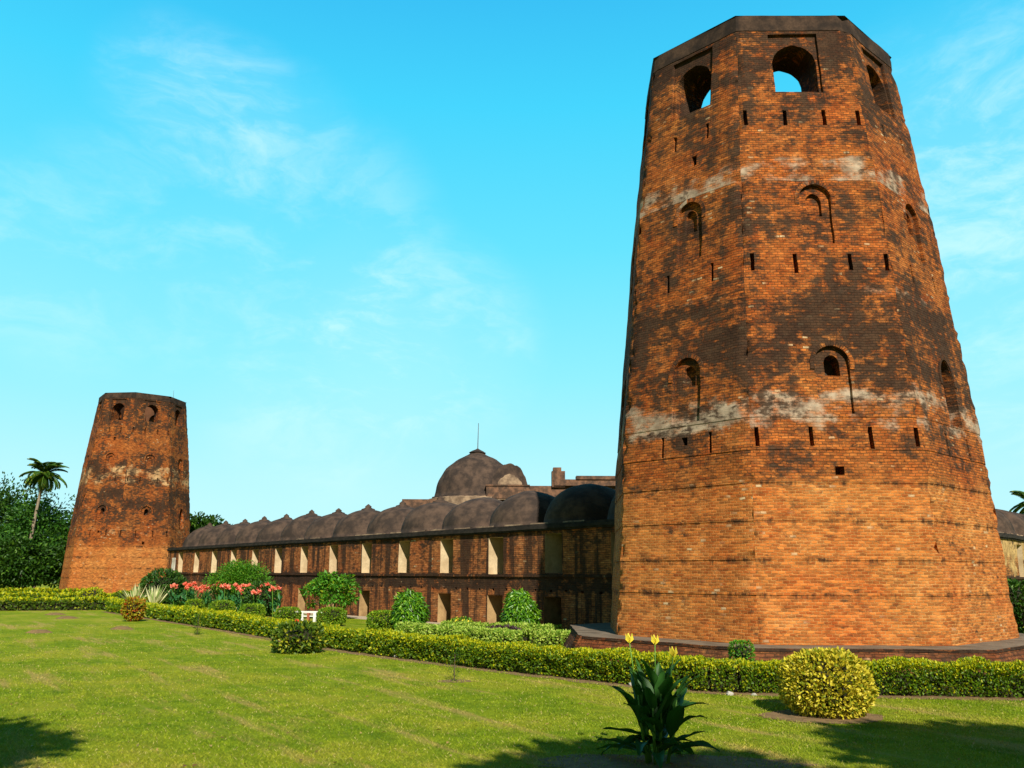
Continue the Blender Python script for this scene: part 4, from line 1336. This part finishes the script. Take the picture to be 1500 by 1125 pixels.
for i in range(9):
    a = i * 2.4 + .3
    bx, by = .30 * math.cos(a) * (i / 10 + .3), .22 * math.sin(a) * (i / 10 + .3)
    hh = [1.0, .95, .92, .82, .85, .78, .74, .8, .66, .6, .7][i]
    stems.append((bx, by, hh, a))
    MB().tube([(bx * .6, by * .6, 0), (bx, by, hh * .55), (bx * 1.15, by * 1.15, hh)], [.022, .018, .010], 8).build('stem', L['stem'], ca, True)
k = 0
for (bx, by, hh, a) in stems:
    for q in range(6):
        z = hh * (.12 + .13 * q)
        yaw = a + q * 2.5 + random.uniform(-.3, .3)
        el = R(random.uniform(28, 60) + q * 5)
        if q < 2: el = R(random.uniform(5, 35))
        ln = random.uniform(.55, .80) * (1.0 if q < 5 else .75)
        paddle((bx * (.6 + .5 * z / hh), by * (.6 + .5 * z / hh), z), yaw, el, ln, random.uniform(.14, .20), random.uniform(.3, 1.4) if q < 4 else random.uniform(.2, .7), random.uniform(-.5, .5)).build('leaf', L['canna'], ca, True)
def canna_flower(x, y, z0, z1, open_):
    MB().tube([(x * .75, y, z0), (x, y, z1)], [.010, .006], 6).build('flower_stalk', L['stem'], ca, True)
    n = 5 if open_ else 3
    P = np.zeros((n, 3)); a = np.arange(n) * 6.28 / n + .4
    el = 1.24 if open_ else 1.42
    D = np.stack([np.cos(a) * math.cos(el), np.sin(a) * math.cos(el), np.full(n, math.sin(el))], 1)
    o = leaf_mesh('flower', P, D, np.stack([np.cos(a), np.sin(a), np.full(n, .3)], 1), np.full(n, .17 if not open_ else .14), np.full(n, .075), L['yellow_petal'], None, ca, .3)
    o.location = (x, y, z1 - .03)
canna_flower(-.30, -.02, .85, 1.44, True)
canna_flower(.03, .02, .95, 1.42, True)
canna_flower(.25, -.02, .85, 1.28, True)

# ------------------------------------------------------------------ trees
FAR = [(-62, 108, 13.5, 6.0, 0), (-55.5, 104, 11.0, 5.0, 1), (-70, 112, 14, 6.5, 0), (-50.5, 106, 10.0, 4.5, 0), (-66, 100, 9.0, 4.5, 0), (-58, 97, 8.0, 4.2, 1), (-47.5, 98, 6.5, 3.6, 0), (-52.5, 95, 5.6, 3.3, 0), (-62.5, 94, 6.0, 3.5, 0), (-45.5, 108, 9.2, 4.0, 0)]
names = ['tallest dark tree at the far left edge of the grove', 'dark tree with lighter leaves just left of the palm', 'big dark tree at the left picture edge behind the grove', 'dark tree right of the palm trunk', 'low dark tree at the left edge of the grove front',
         'lighter green tree at the front of the grove', 'small dark tree beside the far tower foot', 'bushy dark tree below the palm crown', 'bushy dark tree at the left front of the grove', 'dark tree touching the far tower edge']
for i, (x, y, h, r_, k) in enumerate(FAR):
    th = h * (.04 if i > 3 else .12)
    tree('broadleaf_tree', names[i], 'tree', (x, y), th, (r_, r_ * .8, (h - th) / 2), 9500, .42, .22, L['forest_light'] if k else L['forest'], 50 + i, 'trees of the grove beside the far tower', trunk_r=.22, nclump=60, clump=.36, cut=-2)
tree('broadleaf_tree', 'dark tree top showing between the far tower and the first domes', 'tree', (-37.5, 106), 2.5, (3.4, 3.0, 3.6), 3500, .5, .28, L['forest'], 71, trunk_r=.2)
tree('broadleaf_tree', 'low tree tops just above the farthest domes', 'tree', (-36.0, 112), 2.0, (3.2, 3.0, 3.2), 3000, .5, .28, L['forest'], 72, trunk_r=.2)

def palm(lab, x, y, h, lean, fl, nf, seed):
    r = empty('palm_tree', (x, y, 0))
    tag(r, lab, 'palm tree')
    r_ = random.Random(seed)
    pts = [Vector((lean[0] * t * t, lean[1] * t * t, h * t)) for t in [i / 10 for i in range(11)]]
    MB().tube(pts, [.24 - .011 * i for i in range(11)], 10).build('trunk', MAT['palm_bark'], r, True)
    top = pts[-1]
    for k in range(nf):
        yaw = k * 2.399 + r_.uniform(-.2, .2)
        el = R(r_.uniform(-35, 82))
        d = Vector((math.cos(yaw), math.sin(yaw), 0))
        p = top.copy(); e = el
        P = []; D = []; Nn = []; LN = []
        n = 40
        ln = fl * r_.uniform(.8, 1.1)
        rp = [p.copy()]
        for i in range(n):
            dv = d * math.cos(e) + Vector((0, 0, 1)) * math.sin(e)
            p = p + dv * ln / n
            rp.append(p.copy())
            e -= R(95) / n * (.4 + i / n)
            sv = Vector((-d.y, d.x, 0))
            if i > 2:
                for s in (-1, 1):
                    P.append(p); D.append(sv * s * .8 + dv * .55 + Vector((0, 0, -.35))); Nn.append(Vector((0, 0, 1)) + sv * s * .2)
                    LN.append(fl * .27 * math.sin(math.pi * (.12 + .83 * i / n)) + .1)
        fo = leaf_mesh('frond', np.array(P), np.array(D), np.array(Nn), np.array(LN), np.full(len(P), .12), L['palm'], None, r)
        MB().tube(rp[::6], [.05, .045, .04, .03, .025, .02, .012][:len(rp[::6])], 5).build('frond_rib', L['stem'], fo)
    return r
palm('tall coconut palm with a leaning trunk rising out of the dark grove at the left', -55.1, 101, 13.4, (.9, 0), 2.8, 40, 5)
palm('palm crown showing above the domes at the right picture edge', 41.3, 70, 8.1, (.3, 0), 2.1, 22, 8)

# trees behind the photographer; only their shade reaches the lawn
hx, hy = math.cos(SUN_AZ), math.sin(SUN_AZ)
def shade_tree(lab, gx, gy, zc, rx, ry, seed, n=5000):
    k = zc / math.tan(SUN_EL)
    x, y = gx + hx * k, gy + hy * k
    tree('garden_tree', lab, 'tree', (x, y), zc - 1.25, (rx, ry, 1.25), n, .36, .2, L['forest_light'], seed, 'garden trees behind the photographer', trunk_r=.2, nclump=46, clump=.55)
shade_tree('garden tree out of view to the left whose shade falls on the lower left lawn', -7.6, 11.2, 8.5, 1.55, 1.4, 81, 7000)
shade_tree('garden tree out of view behind the photographer shading the yellow canna', 1.75, 10.0, 8.5, 2.1, 1.4, 82)
shade_tree('garden tree out of view to the right whose shade falls before the golden bush', 7.1, 11.9, 8.5, 2.6, 1.4, 83, 8000)

# ------------------------------------------------------------------ lawn grass near the camera
n = 230000
y = 1 / (1 / 10.2 - rng.random(n) * (1 / 10.2 - 1 / 40.0))
x = (rng.random(n) * 2 - 1) * y * .66
xs_h = np.interp(x, [p[0] for p in HEDGE], [p[1] for p in HEDGE])
ok = y < xs_h - .22
ok &= (((x - 5.15) / .98) ** 2 + ((y - 15.15) / .7) ** 2) > 1 + rng.normal(0, .1, n)
ok &= ((((x - 2.1) / 1.6) ** 2 + ((y - 11.35) / .6) ** 2) > 1 + rng.normal(0, .35, n)) | (rng.random(n) < .12)
pn = np.array([noise.noise(Vector((a * .8, b * .8, 0))) for a, b in zip(x, y)])
ok &= rng.random(n) < .75 + pn * .9
x = x[ok]; y = y[ok]; m_ = len(x)
P = np.stack([x, y, np.zeros(m_)], 1)
a = rng.random(m_) * 6.28
D = np.stack([np.cos(a) * .8, np.sin(a) * .8, np.full(m_, .75)], 1)
sc = np.clip(y / 14, .8, 2.0)
go = leaf_mesh('lawn_grass', P, D, np.stack([np.cos(a), np.sin(a), np.full(m_, 1.0)], 1) + rng.normal(0, .3, (m_, 3)), rng.uniform(.03, .06, m_), rng.uniform(.007, .012, m_) * sc, L['grass'])
tag(go, 'short mown yellowish green lawn grass', 'grass', kind='stuff')

# a few fallen leaves
n = 260
y = 1 / (1 / 10.5 - rng.random(n) * (1 / 10.5 - 1 / 30.0))
x = (rng.random(n) * 2 - 1) * y * .62
ok = y < np.interp(x, [p[0] for p in HEDGE], [p[1] for p in HEDGE]) - .2
x = x[ok]; y = y[ok]; m_ = len(x)
fa = leaf_mesh('fallen_leaves', np.stack([x, y, np.full(m_, .035)], 1), np.concatenate([rng.normal(0, 1, (m_, 2)), rng.normal(0, .15, (m_, 1))], 1), np.array([0, 0, 1.0]) + rng.normal(0, .2, (m_, 3)),
               rng.uniform(.05, .10, m_), rng.uniform(.025, .045, m_), leaf_material('dry fallen leaf', (.34, .20, .07), (.48, .34, .12), (.20, .10, .04), .3))
tag(fa, 'dry fallen leaves scattered over the lawn', 'leaves', kind='stuff')
